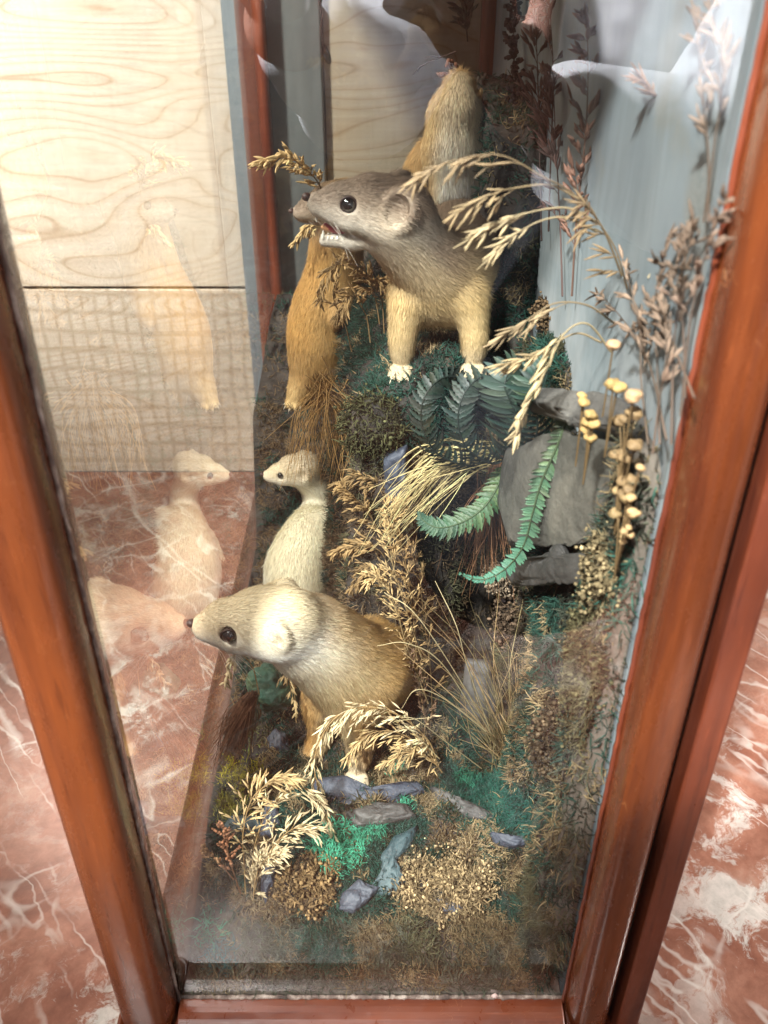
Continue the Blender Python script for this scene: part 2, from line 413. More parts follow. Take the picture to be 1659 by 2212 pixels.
def fur_on(V, Fc, prims, n, skip=(), seed=1, lscale=1.0, wid=.00055, lift=.30):
    rng = np.random.default_rng(seed)
    A, B, C, D = (V[Fc[:, i]] for i in range(4)); nr = np.cross(C-A, D-B); ar = np.linalg.norm(nr, axis=1)
    f = rng.choice(len(Fc), n, p=ar/ar.sum()); u, w = rng.random((2, n, 1))
    P = (A[f]*(1-u)+B[f]*u)*(1-w)+(D[f]*(1-u)+C[f]*u)*w
    # smooth vertex normals
    VN = np.zeros_like(V)
    for i in range(4): np.add.at(VN, Fc[:, i], nr)
    VN = unit(VN); N = unit((VN[Fc[f, 0]]*(1-u)+VN[Fc[f, 1]]*u)*(1-w)+(VN[Fc[f, 3]]*(1-u)+VN[Fc[f, 2]]*u)*w)
    keep = np.ones(n, bool)
    for c, r in skip: keep &= np.linalg.norm(P-c, axis=1) > r
    P, N = P[keep], N[keep]; n = len(P)
    pos = [p for p in prims if not p.sub and p.fur]
    W = prim_weights(pos, P, .008)
    dirs = A3([unit(p.b-p.a) if np.linalg.norm(p.b-p.a) > 1e-6 else A3([0, 0, 0.]) for p in pos])
    T = W @ dirs; L = (W @ A3([p.fl for p in pos]))*lscale
    T = T-(T*N).sum(1, keepdims=True)*N; T = unit(T+rng.normal(0, .10, T.shape))
    # clumps: the comb direction wanders smoothly over the coat
    wn = A3([mnoise.noise_vector(Vector((p*70).tolist())) for p in P]); T = unit(T+.20*wn-(wn*N).sum(1, keepdims=True)*N*.3)
    C = prim_color(pos, P, W); C = C*(1+rng.normal(0, .13, (n, 1)))*(1+.12*A3([mnoise.noise(Vector((p*55).tolist())) for p in P])[:, None])
    C = np.clip(C, .004, .9)
    L = L*(.65+.7*rng.random(n))
    lf = lift*(.5+rng.random((n, 1)))
    p0 = P-N*.0004; p1 = P+T*L[:, None]*.5+N*L[:, None]*lf*.5; p2 = P+T*L[:, None]+N*L[:, None]*(lf*.55)
    path = np.stack([p0, p1, p2], 1); side = unit(np.cross(T, N)+rng.normal(0, .25, T.shape))
    RV, RF = ribbons(path, A3([[1, .75, .12]])*wid, side)
    nn = np.repeat(unit(N+.12*T+rng.normal(0, .10, N.shape)), 6, 0)
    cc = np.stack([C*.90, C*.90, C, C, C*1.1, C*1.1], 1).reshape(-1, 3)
    return RV, RF, np.clip(cc, 0, .95), nn
def ico(c, r, sub=2, scale=(1,1,1)):
    import bmesh
    bm = bmesh.new(); bmesh.ops.create_icosphere(bm, subdivisions=sub, radius=1)
    V = A3([v.co[:] for v in bm.verts]); Fc = np.array([[v.index for v in f.verts] for f in bm.faces]); bm.free()
    return V*r*A3(scale)+A3(c), Fc
# ------------------------------------------------------------------ the setting
V = A3([(-6,-6,FLOOR), (6,-6,FLOOR), (6,.80,FLOOR), (-6,.80,FLOOR)], float)
tag(mesh('floor', V, np.array([[0,1,2,3]]), M_MARBLE, smooth=False), kind='structure')
WY = .80
wall = empty('wood_wall', (0, WY, FLOOR), 'pale ash board wall with flowing grain standing behind the glass case', 'wall')
for (z0, z1, mt) in ((FLOOR+.001, .1975, M_ASHG), (.2015, 1.15, M_ASH), (1.154, 2.3, M_ASH)):
    o = mesh('board', *box(-2.2, 2.2, WY, WY+.02, z0, z1), mt, wall, smooth=False); add_bevel(o, .0012, 2)
wall.children[0]['label'] = 'lower board crossed by a faint brown grid'
mesh('backing', *box(-2.2, 2.2, WY+.021, WY+.05, FLOOR+.001, 2.3), M_DARK, wall, smooth=False)
g = mesh('wall_strip', *box(-.176, -.0695, WY-.016, WY-.0005, FLOOR+.001, 1.6), M_GREY, smooth=False); add_bevel(g, .002)
mesh('seam', *box(-.0690, -.0672, WY-.006, WY-.0005, FLOOR+.001, 1.6), M_DARK, None, smooth=False).parent = g
tag(g, 'upright grey painted strip fixed to the pale board wall behind the far corner post', 'wall strip'); center(g)
for ch in g.children: ch.location = (-g.location[0], -g.location[1], -g.location[2])
kn = ico((0,0,0), .0055, 3, (.8,.22,2.2)); ang = math.radians(24)
kv = kn[0].copy(); kv[:, 2] += np.where(kv[:, 2] < 0, 0, 0); R = A3([[math.cos(ang),0,math.sin(ang)],[0,1,0],[-math.sin(ang),0,math.cos(ang)]])
kv = kv @ R + A3([-.0655, WY-.0005, .470]); mesh('knot', kv, kn[1], M_DARK, wall)

# ------------------------------------------------------------------ the display case
case = empty('display_case', (0, .38, FLOOR), 'old mahogany framed glass case with rounded corner posts holding mounted stoats', 'display case')
def post(x0, x1, y0, y1, z0, z1, rx, ry, name='corner_post', mat=M_MAH, tip=0.012):
    """post whose outline is a rounded block, its foot rounded off where it meets the rail"""
    out = []; cx, cy = (x0+x1)/2, (y0+y1)/2; hx, hy = (x1-x0)/2, (y1-y0)/2
    for a in np.linspace(0, 2*math.pi, 40, endpoint=False):
        ca, sa = math.cos(a), math.sin(a); e = .62
        out.append((cx+hx*math.copysign(abs(ca)**e, ca), cy+hy*math.copysign(abs(sa)**e, sa)))
    out = A3(out); rows = []
    for k, (dz, s) in enumerate([(0, .35), (.001, .72), (.003, .88), (.006, .96), (tip, 1.0), (.1, 1), (.25, 1), (.45, 1), (z1-z0, 1)]):
        r = (out-[cx, cy])*s+[cx, cy]; rows.append(np.c_[r, np.full(40, z0+dz)])
    V = np.concatenate(rows); idx = np.arange(len(V)).reshape(len(rows), 40)
    Fc = np.stack([idx[:-1], np.roll(idx[:-1], -1, 1), np.roll(idx[1:], -1, 1), idx[1:]], -1).reshape(-1, 4)
    return mesh(name, V, Fc, mat, case)
ZT = .74
post(-.1690, -.1352, -.026, .020, -.008, ZT, 1, 1)                    # near, front side
post(.1186, .1432, -.026, .020, -.008, ZT, 1, 1)                      # near, back side
post(-.1580, -.1262, .752, .776, -.004, ZT, 1, 1, mat=M_MAHD)                     # far corners
post(.1030, .1210, .752, .776, -.004, ZT, 1, 1, mat=M_MAHD)
o = mesh('back_frame', *box(.1482, .1620, -.022, .775, -.012, ZT+.02), M_MAHD, case, smooth=False); add_bevel(o, .0015)
o = mesh('back_frame_groove', *box(.1435, .1480, -.008, .770, -.012, ZT), M_DARK, case, smooth=False)
# chipped putty line along the glass of the near post
def rough_strip(name, p0, p1, w, mat, seed, amp=.16):
    rng = np.random.default_rng(seed); n = 160; t = np.linspace(0, 1, n)[:, None]; path = A3(p0)*(1-t)+A3(p1)*t
    r = w*(1+amp*rng.normal(0, 1, n).clip(-1.6, 1.6)); path = path+rng.normal(0, w*.12, path.shape)
    V, Fc = tubes(path[None], r[None], 6); return mesh(name, V, Fc, mat, case)
rough_strip('putty', (-.1345, -.004, .0), (-.1345, -.004, ZT), .0011, M_PUTTY, 1)
rough_strip('putty', (.1178, -.004, .0), (.1178, -.004, ZT), .0014, M_MAHD, 2, .02)
rough_strip('putty', (-.134, -.002, .0015), (.118, -.002, .0015), .0016, M_PUTTY, 3)
# base rail: quarter round along the four sides, with a hollow cove at each corner
def rail_profile():
    p = [(0, -.004), (0, .0005), (.002, .0012), (.007, .0014)]
    p += [(.007+.024*math.sin(a), .0014-.020*(1-math.cos(a))) for a in np.linspace(.15, math.pi/2, 9)]
    p += [(.031, -.034), (.029, -.038), (.033, -.043), (.039, -.050), (.041, -.058), (.041, -.0745), (0, -.0745)]
    return p
pr = A3(rail_profile())
def rail(axis, s, lo, hi, base, mat):
    """profile (out, z) swept along x or y"""
    V = []
    for t in (lo, hi):
        for o_, z in pr:
            V.append((t, base+s*o_, z) if axis == 'x' else (base+s*o_, t, z))
    n = len(pr); Fc = [(i, i+1, n+i+1, n+i) for i in range(n-1)]+[(n-1, 0, n, 2*n-1)]+[tuple(range(n)), tuple(range(n, 2*n))[::-1]]
    o = mesh('base_rail', A3(V), Fc, mat, case, smooth=False); return o
for o in (rail('x', -1, -.1335, .1165, -.001, M_MAHX), rail('x', 1, -.1335, .1165, .762, M_MAHX), rail('y', -1, .002, .758, -.1345, M_MAHY)):
    add_bevel(o, .0008, 2)
# corner blocks with a rounded outside and a dished top around the foot of the post
def corner_block(cx, cy, sx, sy, hx=.041, hy=.041):
    rows = []; N = 32
    prof = [(.0, -.0100), (.50, -.0100), (.66, -.0094), (.74, -.0060), (.80, -.0050), (.86, -.0062), (.92, -.0110), (.97, -.019), (.99, -.034), (.955, -.038), (1.0, -.046), (1.06, -.055), (1.07, -.0745)]
    for s, z in prof:
        for a in np.linspace(0, 2*math.pi, N, endpoint=False):
            ca, sa = math.cos(a), math.sin(a); e = .45
            rows.append((cx+hx*.5*s*math.copysign(abs(ca)**e, ca)*1.0, cy+hy*.5*s*math.copysign(abs(sa)**e, sa), z))
    V = A3(rows); idx = np.arange(len(V)).reshape(len(prof), N)
    Fc = np.stack([idx[:-1], idx[1:], np.roll(idx[1:], -1, 1), np.roll(idx[:-1], -1, 1)], -1).reshape(-1, 4)
    return mesh('corner_block', V, Fc, M_MAHX, case)
corner_block(-.1535, -.011, 1, 1, .047, .050); corner_block(.1405, -.011, 1, 1, .052, .050); corner_block(-.1535, .772, 1, 1, .044, .044)
o = mesh('back_rail', *box(.1200, .1478, .012, .76, -.0745, -.0125), M_MAHD, case, smooth=False)
# panes: each one sheet, slightly wavy as old glass is
def pane(name, P, mat, nx=24, ny=24, amp=.0):
    a, b, c, d = (A3(p, float) for p in P); u = np.linspace(0, 1, nx)[:, None, None]; v = np.linspace(0, 1, ny)[None, :, None]
    G = (a*(1-u)+b*u)*(1-v)+(d*(1-u)+c*u)*v; N = unit(np.cross(b-a, d-a))
    if amp:
        for i in range(nx):
            for j in range(ny): G[i, j] += N*amp*mnoise.noise(Vector((G[i, j]*6).tolist()))
    idx = np.arange(nx*ny).reshape(nx, ny)
    Fc = np.stack([idx[:-1, :-1], idx[1:, :-1], idx[1:, 1:], idx[:-1, 1:]], -1).reshape(-1, 4)
    return mesh(name, G.reshape(-1, 3), Fc, mat, case)
pane('front_pane', [(XL, .0, .001), (XL, .758, .001), (XL, .758, ZT), (XL, 0, ZT)], M_GLASS, 60, 50, .00012)
pane('end_pane', [(-.1335, -.001, .001), (.1178, -.001, .001), (.1178, -.001, ZT), (-.1335, -.001, ZT)], M_GLASS_END, 20, 50, .0002)
pane('far_pane', [(-.1262, .7605, .001), (.1165, .7605, .001), (.1165, .7605, ZT), (-.1262, .7605, ZT)], M_GLASS)
o = mesh('back_panel', *box(XR+.0006, XR+.0026, .001, .7515, -.002, ZT), M_PANEL, case, smooth=False); o['label'] = 'pale blue painted sky panel'
mesh('floor_board', *box(-.1325, XR, .001, .7595, -.012, -.001), M_TERR, case, smooth=False)
o = mesh('lid', *box(-.172, .164, -.028, .78, ZT+.0005, ZT+.022), M_MAHY, case, smooth=False); add_bevel(o, .004, 4)

c = fZ(1068, 2147, .002)
V, Fc = ico(c+A3([0,-.002,.0015]), .0030, 1, (1,.5,.8)); V = V+RNG.normal(0, .0004, V.shape)
tag(center(mesh('paint_chip', V, Fc, mat_plain('pale_chip', (.62,.45,.40), .7), smooth=False)), 'tiny pinkish plaster chip lying on the bottom rail of the case', 'chip')
V, Fc = cat([(ico(fY(303*1.0, 1780, -.010)+A3([0,0,0]), .0016, 1)[0], ico((0,0,0), 1, 1)[1], (.8,.8,.8))])[:2]
# ------------------------------------------------------------------ rockwork ground inside the case
def nz(x, y, z, s): return np.array([mnoise.fractal(Vector((a*s, b*s, c*s)), 1.0, 2.0, 4) for a, b, c in zip(np.ravel(x), np.ravel(y), np.ravel(z))]).reshape(np.shape(x))
def Hs(x, y):
    """height of the modelled ground without roughness"""
    x = np.asarray(x, float); y = np.asarray(y, float)
    h = .003+.020*ss(.012, .085, y)+.010*ss(.09, .13, y)
    h = h+.020*ss(.20, .34, y)+.125*ss(.42, .485, y+.25*(x+.09))+.03*ss(.5, .7, y)
    wob = .010*np.sin(x*70+1)+.006*np.sin(x*150)
    cliff = ss(.232, .262, y+wob-.10*ss(.04, .11, x))*ss(-.052, -.022, x+.01*np.sin(y*40))
    top = .318+.012*np.sin(x*45)-.02*ss(.0, -.04, x)
    h = h+(top-h)*cliff
    col = ss(.062, .080, x)*ss(.34, .37, y)*(1-ss(.58, .66, y)); h = np.maximum(h, h+(.47-h)*col*(h < .47))
    w = ss(.100, .112, x+.006*np.sin(y*60)-.004*ss(.10, .0, y)); tw = (.345+.05*ss(.12, .0, y)+.02*np.sin(y*33))*ss(.0020, .0046, y)
    h = np.where(tw > h, h+(tw-h)*w, h)
    return h
nx, ny = 150, 420
xs = np.linspace(-.1322, .1167, nx); ys = np.linspace(.0025, .7585, ny)
X, Y = np.meshgrid(xs, ys, indexing='ij'); H0 = Hs(X, Y)
edge = ss(0, .012, X+.1322)*ss(0, .02, Y-.0025)*ss(0, .01, .7585-Y)
n1 = nz(X, Y, H0, 34); n2 = nz(X, Y, H0, 13); n3 = nz(Y, H0, X, 30)
TX = np.clip(X+.010*n1*edge*ss(0, .02, .1165-X), -.1322, .1167); TY = np.clip(Y+.012*n3*edge, .0025, .7585)
n4 = nz(X, Y, H0, 95); TZ = H0+(.007*n1+.010*n2+.0035*n4)*edge*(.35+.65*ss(.02, .12, Y)); TZ = np.maximum(TZ, -.0005)
TV = np.stack([TX, TY, TZ], -1).reshape(-1, 3); idx = np.arange(nx*ny).reshape(nx, ny)
TF = np.stack([idx[:-1, :-1], idx[1:, :-1], idx[1:, 1:], idx[:-1, 1:]], -1).reshape(-1, 4)
o = mesh('ground', TV, TF, M_TERR); tag(o, kind='structure')
from mathutils.bvhtree import BVHTree
BVH = BVHTree.FromPolygons([tuple(v) for v in TV], [tuple(map(int, f)) for f in TF])
def ground_z(x, y):
    h = BVH.ray_cast(Vector((x, y, 1.0)), Vector((0, 0, -1))); return h[0].z if h[0] else 0.0
def hit(u, v):
    """where the line of sight through a photo point meets the rockwork (None when it misses)"""
    h = BVH.ray_cast(Vector(O), Vector(unit(ray(u, v)))); return (A3(h[0]), A3(h[1])) if h[0] else (fZ(u, v, .02) if v > 1500 else fX(u, v, .105), A3([0,0,1.]))

def surf_samples(n, seed):
    rng = np.random.default_rng(seed); A, B, C, D = (TV[TF[:, i]] for i in range(4))
    nr = np.cross(C-A, D-B); ar = np.linalg.norm(nr, axis=1); f = rng.choice(len(TF), n, p=ar/ar.sum()); u, w = rng.random((2, n, 1))
    P = (A[f]*(1-u)+B[f]*u)*(1-w)+(D[f]*(1-u)+C[f]*u)*w; N = unit(nr[f]); N[N[:, 2] < -.2] *= -1
    return P, N, rng
def curls(P, N, rng, L, W, curl=1.0, k=4, C=None, sides=3):
    n = len(P); T = unit(np.cross(N, rng.normal(0, 1, (n, 3)))); L = L*(.5+rng.random((n, 1)))
    a = rng.random((n, 1))*.9+.35; D = unit(N*a+T); B = unit(np.cross(D, T+rng.normal(0, .5, (n, 3))))
    pts = [P-N*.0006]; cur = pts[0]
    for i in range(k-1):
        D = unit(D+B*curl*(rng.random((n, 1))-.2)*.9+rng.normal(0, .25, (n, 3))); cur = cur+D*L/(k-1); pts.append(cur)
    prof = np.linspace(1, .25, k)[None]*W*(.6+.8*rng.random((n, 1)))
    V, Fc = tubes(np.stack(pts, 1), prof, sides)
    return V, Fc, np.repeat(C, k*sides, 0)
TEAL = A3([.022,.064,.048]); DGREEN = A3([.012,.040,.028]); BRIGHT = A3([.07,.34,.21]); STRAW = A3([.34,.255,.14]); BROWN = A3([.115,.080,.045]); DBROWN = A3([.035,.026,.016]); OLIVE = A3([.078,.076,.042]); YEL = A3([.42,.36,.03])
def fieldn(P, s, o=0): return A3([mnoise.fractal(Vector((p*s+o).tolist()), 1.0, 2.0, 3) for p in P])
P, N, rng = surf_samples(190000, 11); P2, N2, _ = surf_samples(420000, 12); m2 = (P2[:, 1] < .17) & (P2[:, 2] < .07); P, N = np.concatenate([P, P2[m2]]), np.concatenate([N, N2[m2]])
a, b = fieldn(P, 24), fieldn(P, 40, 7.3); c3 = fieldn(P, 60, 3.1)
x, y, z = P.T
C = np.tile(OLIVE*.6, (len(P), 1))
C = np.where((a > .08)[:, None], TEAL*1.0, C); C = np.where((a < -.16)[:, None], BROWN, C)
C = np.where(((b > .2) & (c3 > 0))[:, None], STRAW*.65, C); C = np.where((c3 < -.28)[:, None], DGREEN, C)
top = (z > .27) & (y > .22) & (x < .09); C = np.where((top & (b < .25))[:, None], TEAL*.75, C); C = np.where((top & (a > .1))[:, None], DGREEN*1.1, C)
cliffm = (y > .2) & (z < .27) & (z > .04) & (x > -.03); C = np.where(cliffm[:, None], np.where((b > 0)[:, None], BROWN*1.1, DBROWN*1.6), C)
cliffs = cliffm & (a > .12); C = np.where(cliffs[:, None], OLIVE, C)
near = (y < .045); C = np.where(near[:, None], np.where((b > .12)[:, None], STRAW*.5, A3([.085,.09,.062])), C)
wallm = (x > .097) & (y < .2); C = np.where((wallm & (a > .1))[:, None], TEAL*.9, C); C = np.where((wallm & (b < -.1))[:, None], A3([.035,.042,.030]), C); C = np.where((wallm & (c3 > .36))[:, None], STRAW*.6, C)
deep = (y > .28) & (x < 0) & (z < .25); C = np.where((deep & (b > 0))[:, None], BROWN, C)
# painted patches seen in the photograph, fixed by where they lie on the ground
def patch(u, v, r, col, thr=.0, str_=1.0):
    global C
    p, _ = hit(u, v)
    if p is None: return
    d = np.linalg.norm(P-p, axis=1)*(1+.6*a); m = (d < r) & (rng.random(len(P)) < .88*str_); C[m] = col
patch(735, 1830, .019, BRIGHT); patch(690, 1830, .010, BRIGHT*.8); patch(800, 1790, .012, BRIGHT*.8); patch(870, 1750, .008, BRIGHT); patch(850, 1655, .010, BRIGHT*.7)
patch(535, 1670, .017, YEL*.7, str_=.8); patch(545, 1610, .014, A3([.16,.19,.05]), str_=.8); patch(500, 1750, .013, YEL*.5+TEAL*.5); patch(560, 1590, .012, OLIVE*1.5)
patch(450, 2000, .014, BRIGHT*.5, str_=.6); patch(480, 2060, .012, A3([.03,.10,.10])); patch(1060, 1720, .028, A3([.018,.085,.062])); patch(1130, 1750, .018, A3([.015,.07,.055]))
patch(1000, 1690, .012, BRIGHT*.45); patch(900, 2020, .02, OLIVE*1.6, str_=.7); patch(1000, 2010, .02, STRAW*.6, str_=.6); patch(700, 2060, .02, DGREEN*1.6)
patch(880, 2110, .010, STRAW*.9, str_=.7); patch(1150, 1900, .03, OLIVE); patch(1350, 1300, .03, TEAL*1.3)
patch(950, 1600, .02, STRAW*.7, str_=.7); patch(850, 1690, .02, STRAW*.8, str_=.7); patch(1050, 1830, .016, STRAW*.9, str_=.7)
C = C*(1+rng.normal(0, .22, (len(C), 1))); C = np.clip(C*(1+.35*c3[:, None]), .003, .8)
keep = rng.random(len(P)) < np.where(cliffm, .55, np.where((y > .5), .15, np.where(z > .395, .3, 1.0)))*np.where(fieldn(P, 18, 5) < -.33, .25, 1)
keep &= ~((x < -.127) & (y < .5)); keep &= ~(wallm & (rng.random(len(P)) < .12+.4*(fieldn(P, 30, 9) > .16)))
V, Fc, cc = curls(P[keep], N[keep], rng, .0075, .00060, 1.5, 4, C[keep]*1.12)
tag(mesh('moss', V, Fc, M_MOSS, col=cc), 'dyed green and straw coloured moss covering the rockwork floor of the case', 'moss', kind='stuff')

# ------------------------------------------------------------------ painted rocks
def rock(pts, depth, thick, mat, label, seed, name='rock', nrm=None, grp=None):
    """a lump whose outline follows points on the rockwork, with its own thickness"""
    pts = A3(pts, float); pts = np.concatenate([pts[i]+(pts[(i+1) % len(pts)]-pts[i])*np.linspace(0, 1, 12, endpoint=False)[:, None] for i in range(len(pts))]); c = (pts.max(0)+pts.min(0))/2
    if nrm is None: nrm = A3([0, -.35, .94])
    nrm = unit(nrm); e1 = unit(np.cross(nrm, [0, 0, 1]) if abs(nrm[2]) < .9 else np.cross([0, 1, 0], nrm)); e2 = np.cross(nrm, e1)
    q = (pts-c) @ np.stack([e1, e2], 1); ang = np.arctan2(q[:, 1], q[:, 0]); o_ = np.argsort(ang); ang, rad = ang[o_], np.linalg.norm(q, axis=1)[o_]
    V0, Fc = ico((0, 0, 0), 1, 5)
    th = np.arctan2(V0[:, 1], V0[:, 0]); r = np.interp(th, np.r_[ang-2*math.pi, ang, ang+2*math.pi], np.r_[rad, rad, rad])
    nn = A3([mnoise.fractal(Vector((v*1.3+seed).tolist()), 1, 2, 4) for v in V0]); cell = A3([mnoise.cell(Vector((v*1.9+seed).tolist())) for v in V0])
    pw = np.sign(V0[:, 2])*np.abs(V0[:, 2])**.75
    s = 1+.12*nn
    L = np.stack([V0[:, 0]*r*s, V0[:, 1]*r*s, pw*thick*(1+.30*nn)], -1)
    W = c+L @ np.stack([e1, e2, nrm])-nrm*depth
    return tag(center(mesh(name, W, Fc, mat)), label, 'rock', grp)
def gpts(uv, lift=0.0):
    zz = float(np.clip(np.median([hit(u, v)[0][2] for u, v in uv]), .004, .05))
    return [fZ(u, v, zz+lift) for u, v in uv]
rock(gpts([(675,1688),(690,1720),(770,1745),(860,1735),(925,1712),(900,1690),(800,1705),(740,1680)], .002), .000, .0085, M_ROCKB, 'long blue grey rock ledge in front of the big pale stoat\'s white paw', 1)
rock(gpts([(790,1925),(820,1900),(820,1855),(850,1815),(905,1790),(885,1835),(850,1870),(880,1900),(865,1925)], .002), .000, .0090, M_ROCKT, 'teal painted rock curling round the left side of the cream lichen', 2)
rock(gpts([(730,1965),(740,1930),(775,1905),(820,1920),(800,1945),(765,1970)], .002), .000, .0085, M_ROCKB, 'bluish rock chip low between the brown and the cream lichen', 3)
rock(gpts([(905,1965),(925,1935),(960,1945),(1000,1960),(985,1975),(940,1975)], .002), .000, .0070, M_ROCKB, 'small blue rock chip just below the cream lichen', 4)
rock(gpts([(930,1705),(1000,1730),(1060,1755),(1060,1770),(1000,1765),(945,1735)], .002), .000, .0085, M_ROCKG, 'smooth grey rock between the green moss and the cream lichen', 5)
rock(gpts([(1055,1800),(1110,1812),(1185,1800),(1150,1822),(1110,1832),(1070,1822)], .002), .000, .0085, M_ROCKB, 'flat grey blue rock right of the cream lichen with moss hanging over it', 6)
rock(gpts([(562,1920),(570,1880),(590,1855),(602,1880),(590,1915),(572,1950)], .002), .000, .0085, M_ROCKB, 'violet blue rock chip behind the foot of the straw seed heads', 7)
rock(gpts([(480,1790),(500,1768),(560,1768),(575,1790),(530,1805)], .002), .000, .0085, M_ROCKT, 'dark teal rock near the front glass beside yellow moss', 8)
rock(gpts([(560,1800),(575,1735),(600,1730),(605,1780),(585,1810)], .002), .000, .0085, M_ROCKB, 'blue grey rock wedge half hidden by arching seed heads', 9)
rock(gpts([(575,1635),(580,1590),(600,1565),(622,1580),(625,1625),(605,1650)]), .000, .009, M_ROCKB, 'pale blue grey upright stone behind the yellow moss', 10, nrm=(0,-.8,.6))
rock(gpts([(740,1755),(800,1740),(880,1742),(900,1765),(830,1780),(770,1785)], .002), .000, .0085, M_ROCKG, 'grey rock slab below the long ledge beside bright green moss', 12)
# green painted lump
c = fY(598, 1490, .185)
pr_ = [Prim(c+A3([RNG.normal(0,.011), RNG.normal(0,.006), RNG.normal(0,.009)]), c+A3([RNG.normal(0,.011), RNG.normal(0,.006), RNG.normal(0,.009)]), .008, .0075, k=.004) for _ in range(9)]
V, Fc = field_mesh(pr_, .0012); V = V+unit(V-V.mean(0))*.0012*A3([mnoise.fractal(Vector((v*260).tolist()), 1, 2, 3) for v in V])[:, None]
o = tag(center(mesh('moss_lump', V, Fc, mat_rock('green_painted_lump', (.012,.05,.035), (.03,.10,.07), (.10,.16,.08), 2, .7))), 'round dark green painted lump under the big pale stoat\'s chin', 'moss lump')
# slabs on the back wall
def wallpts(uv, x): return [fX(u, v, x) for u, v in uv]
rock(wallpts([(1158,965),(1205,932),(1288,975),(1292,1090),(1278,1165),(1158,1180),(1148,1080)], .098), .0, .003, M_SLATE, 'large smooth grey slate slab set upright against the sky panel', 20, nrm=(-1,-.25,.1))
rock(wallpts([(1140,1205),(1290,1190),(1292,1235),(1240,1255),(1160,1262)], .098), .0, .004, M_ROCKG, 'narrow dark slate ledge under the large grey slab', 21, nrm=(-1,-.2,.1))
rock(wallpts([(1180,880),(1185,845),(1290,850),(1345,895),(1360,960),(1300,935),(1210,905)], .101), .0, .004, M_ROCKG, 'sloping grey rock crest at the foot of the sky panel', 22, nrm=(-1,-.2,.3))
rock([fY(u, v, .226) for u, v in ((1085,1240),(1130,1250),(1128,1400),(1100,1440),(1080,1360))], .0, .006, M_ROCKG, 'violet grey upright rock face above the wiry grass tuft', 23, nrm=(-.3,-1,.1))
rock([fY(u, v, .215) for u, v in ((1000,1440),(1060,1450),(1075,1560),(1040,1640),(990,1580))], .0, .010, M_ROCKG, 'dark shiny rock face behind the left blades of the wiry tuft', 24, nrm=(-.2,-1,.2))
rock([fY(u, v, .19) for u, v in ((1210,1590),(1280,1560),(1290,1650),(1230,1690),(1180,1660))], .0, .010, M_ROCKG, 'dark grey boulder at the right foot of the cliff near the rail', 25, nrm=(-.5,-1,.2))
rock([fY(u, v, .235) for u, v in ((828,985),(880,960),(885,1050),(870,1100),(835,1085))], .0, .010, M_ROCKB, 'wet looking dark slate edge below the mossy top of the cliff', 26, nrm=(-.3,-1,.0))
rock([fY(u, v, .20) for u, v in ((1090,1640),(1190,1700),(1230,1740),(1180,1740),(1100,1700))], .0, .008, M_ROCKG, 'low dark rock under the root of the wiry grass tuft', 27, nrm=(-.2,-.7,.6))

# ------------------------------------------------------------------ lichens
def lichen(c0, R, n, col, label, seed, nrm=(0,-.3,.95), L=.006, W=.0007, tips=.5, name='lichen_clump', beads=.0011, flat=.55):
    rng = np.random.default_rng(seed); nrm = unit(A3(nrm, float)); R = A3(R, float)
    S = unit(rng.normal(0, 1, (n, 3))); S[(S @ nrm) < 0] *= -1
    lob = A3([mnoise.fractal(Vector((s_*2.3+seed).tolist()), 1, 2, 3) for s_ in S]); S = S*(1-.22*rng.random((n, 1))+.34*lob[:, None]); Pp = c0+S*R; Nn = unit(S/R)
    hol = A3([mnoise.noise(Vector((s_*4.2+seed*2).tolist())) for s_ in S]); kp = hol > -.16; S, Pp, Nn, n = S[kp], Pp[kp], Nn[kp], int(kp.sum())
    C = np.clip(A3(col)*(1+rng.normal(0, .38, (n, 1)))*(1+.9*A3([mnoise.noise(Vector((s_*5+seed).tolist())) for s_ in S]))[:, None], .008, .8)
    parts = []
    V, Fc, cc = curls(Pp-Nn*L*.4, Nn, rng, L, W, 1.0, 4, C*.75, 4); parts.append((V, Fc, cc))
    V, Fc, cc = curls(Pp+Nn*L*.1, Nn, rng, L*.6, W*.8, 1.0, 4, C, 4); parts.append((V, Fc, cc))
    m = int(n*tips); bp = Pp[:m]+Nn[:m]*L*.55+rng.normal(0, L*.3, (m, 3)); bs = beads*(.5+rng.random(m))
    V0, F0 = ico((0,0,0), 1, 1); sc = .6+.8*rng.random((m, 1, 3))
    VV = (bp[:, None]+V0[None]*bs[:, None, None]*sc).reshape(-1, 3); FF = (F0[None]+(np.arange(m)*len(V0))[:, None, None]).reshape(-1, 3)
    FF = np.c_[FF, FF[:, 2]]
    root = empty(name, c0.tolist(), label, 'lichen')
    V, Fc, cc = cat(parts); mesh('branches', V, Fc, M_MOSS, root, cc)
    FT = FF[:, :3]; mesh('tips', VV, FT, M_MOSS, root, np.repeat(np.clip(C[:m]*1.25, 0, .8), len(V0), 0))
    V, Fc = ico(c0-nrm*.001, 1, 3); V = c0-nrm*.001+(V-c0+nrm*.001)*R*.80
    mesh('core', V, Fc, M_TERR, root)
    return root
def gp(u, v): return hit(u, v)[0]
lichen(gp(955, 1895)-A3([0,0,.004]), (.034,.027,.015), 3000, (.33,.245,.135), 'big cream lichen cushion with pale beaded tips in the foreground', 31, tips=.22, L=.0075, beads=.0009)
lichen(gp(665, 1905)-A3([0,0,.004]), (.023,.020,.014), 900, (.20,.13,.06), 'dark brown curled lichen clump behind the straw seed heads', 32, L=.007, W=.0012, tips=.25)
lichen(fX(1262, 1430, .104), (.007,.026,.050), 1800, (.085,.075,.038), 'tall olive crusty lichen patch on the rock beside the right post', 33, nrm=(-1,-.4,.2), tips=.25, beads=.0007)
lichen(fY(1120, 1330, .222), (.018,.010,.030), 1000, (.11,.075,.05), 'pinkish brown lichen patch hanging on the middle of the cliff', 34, nrm=(-.2,-1,.2), L=.005)
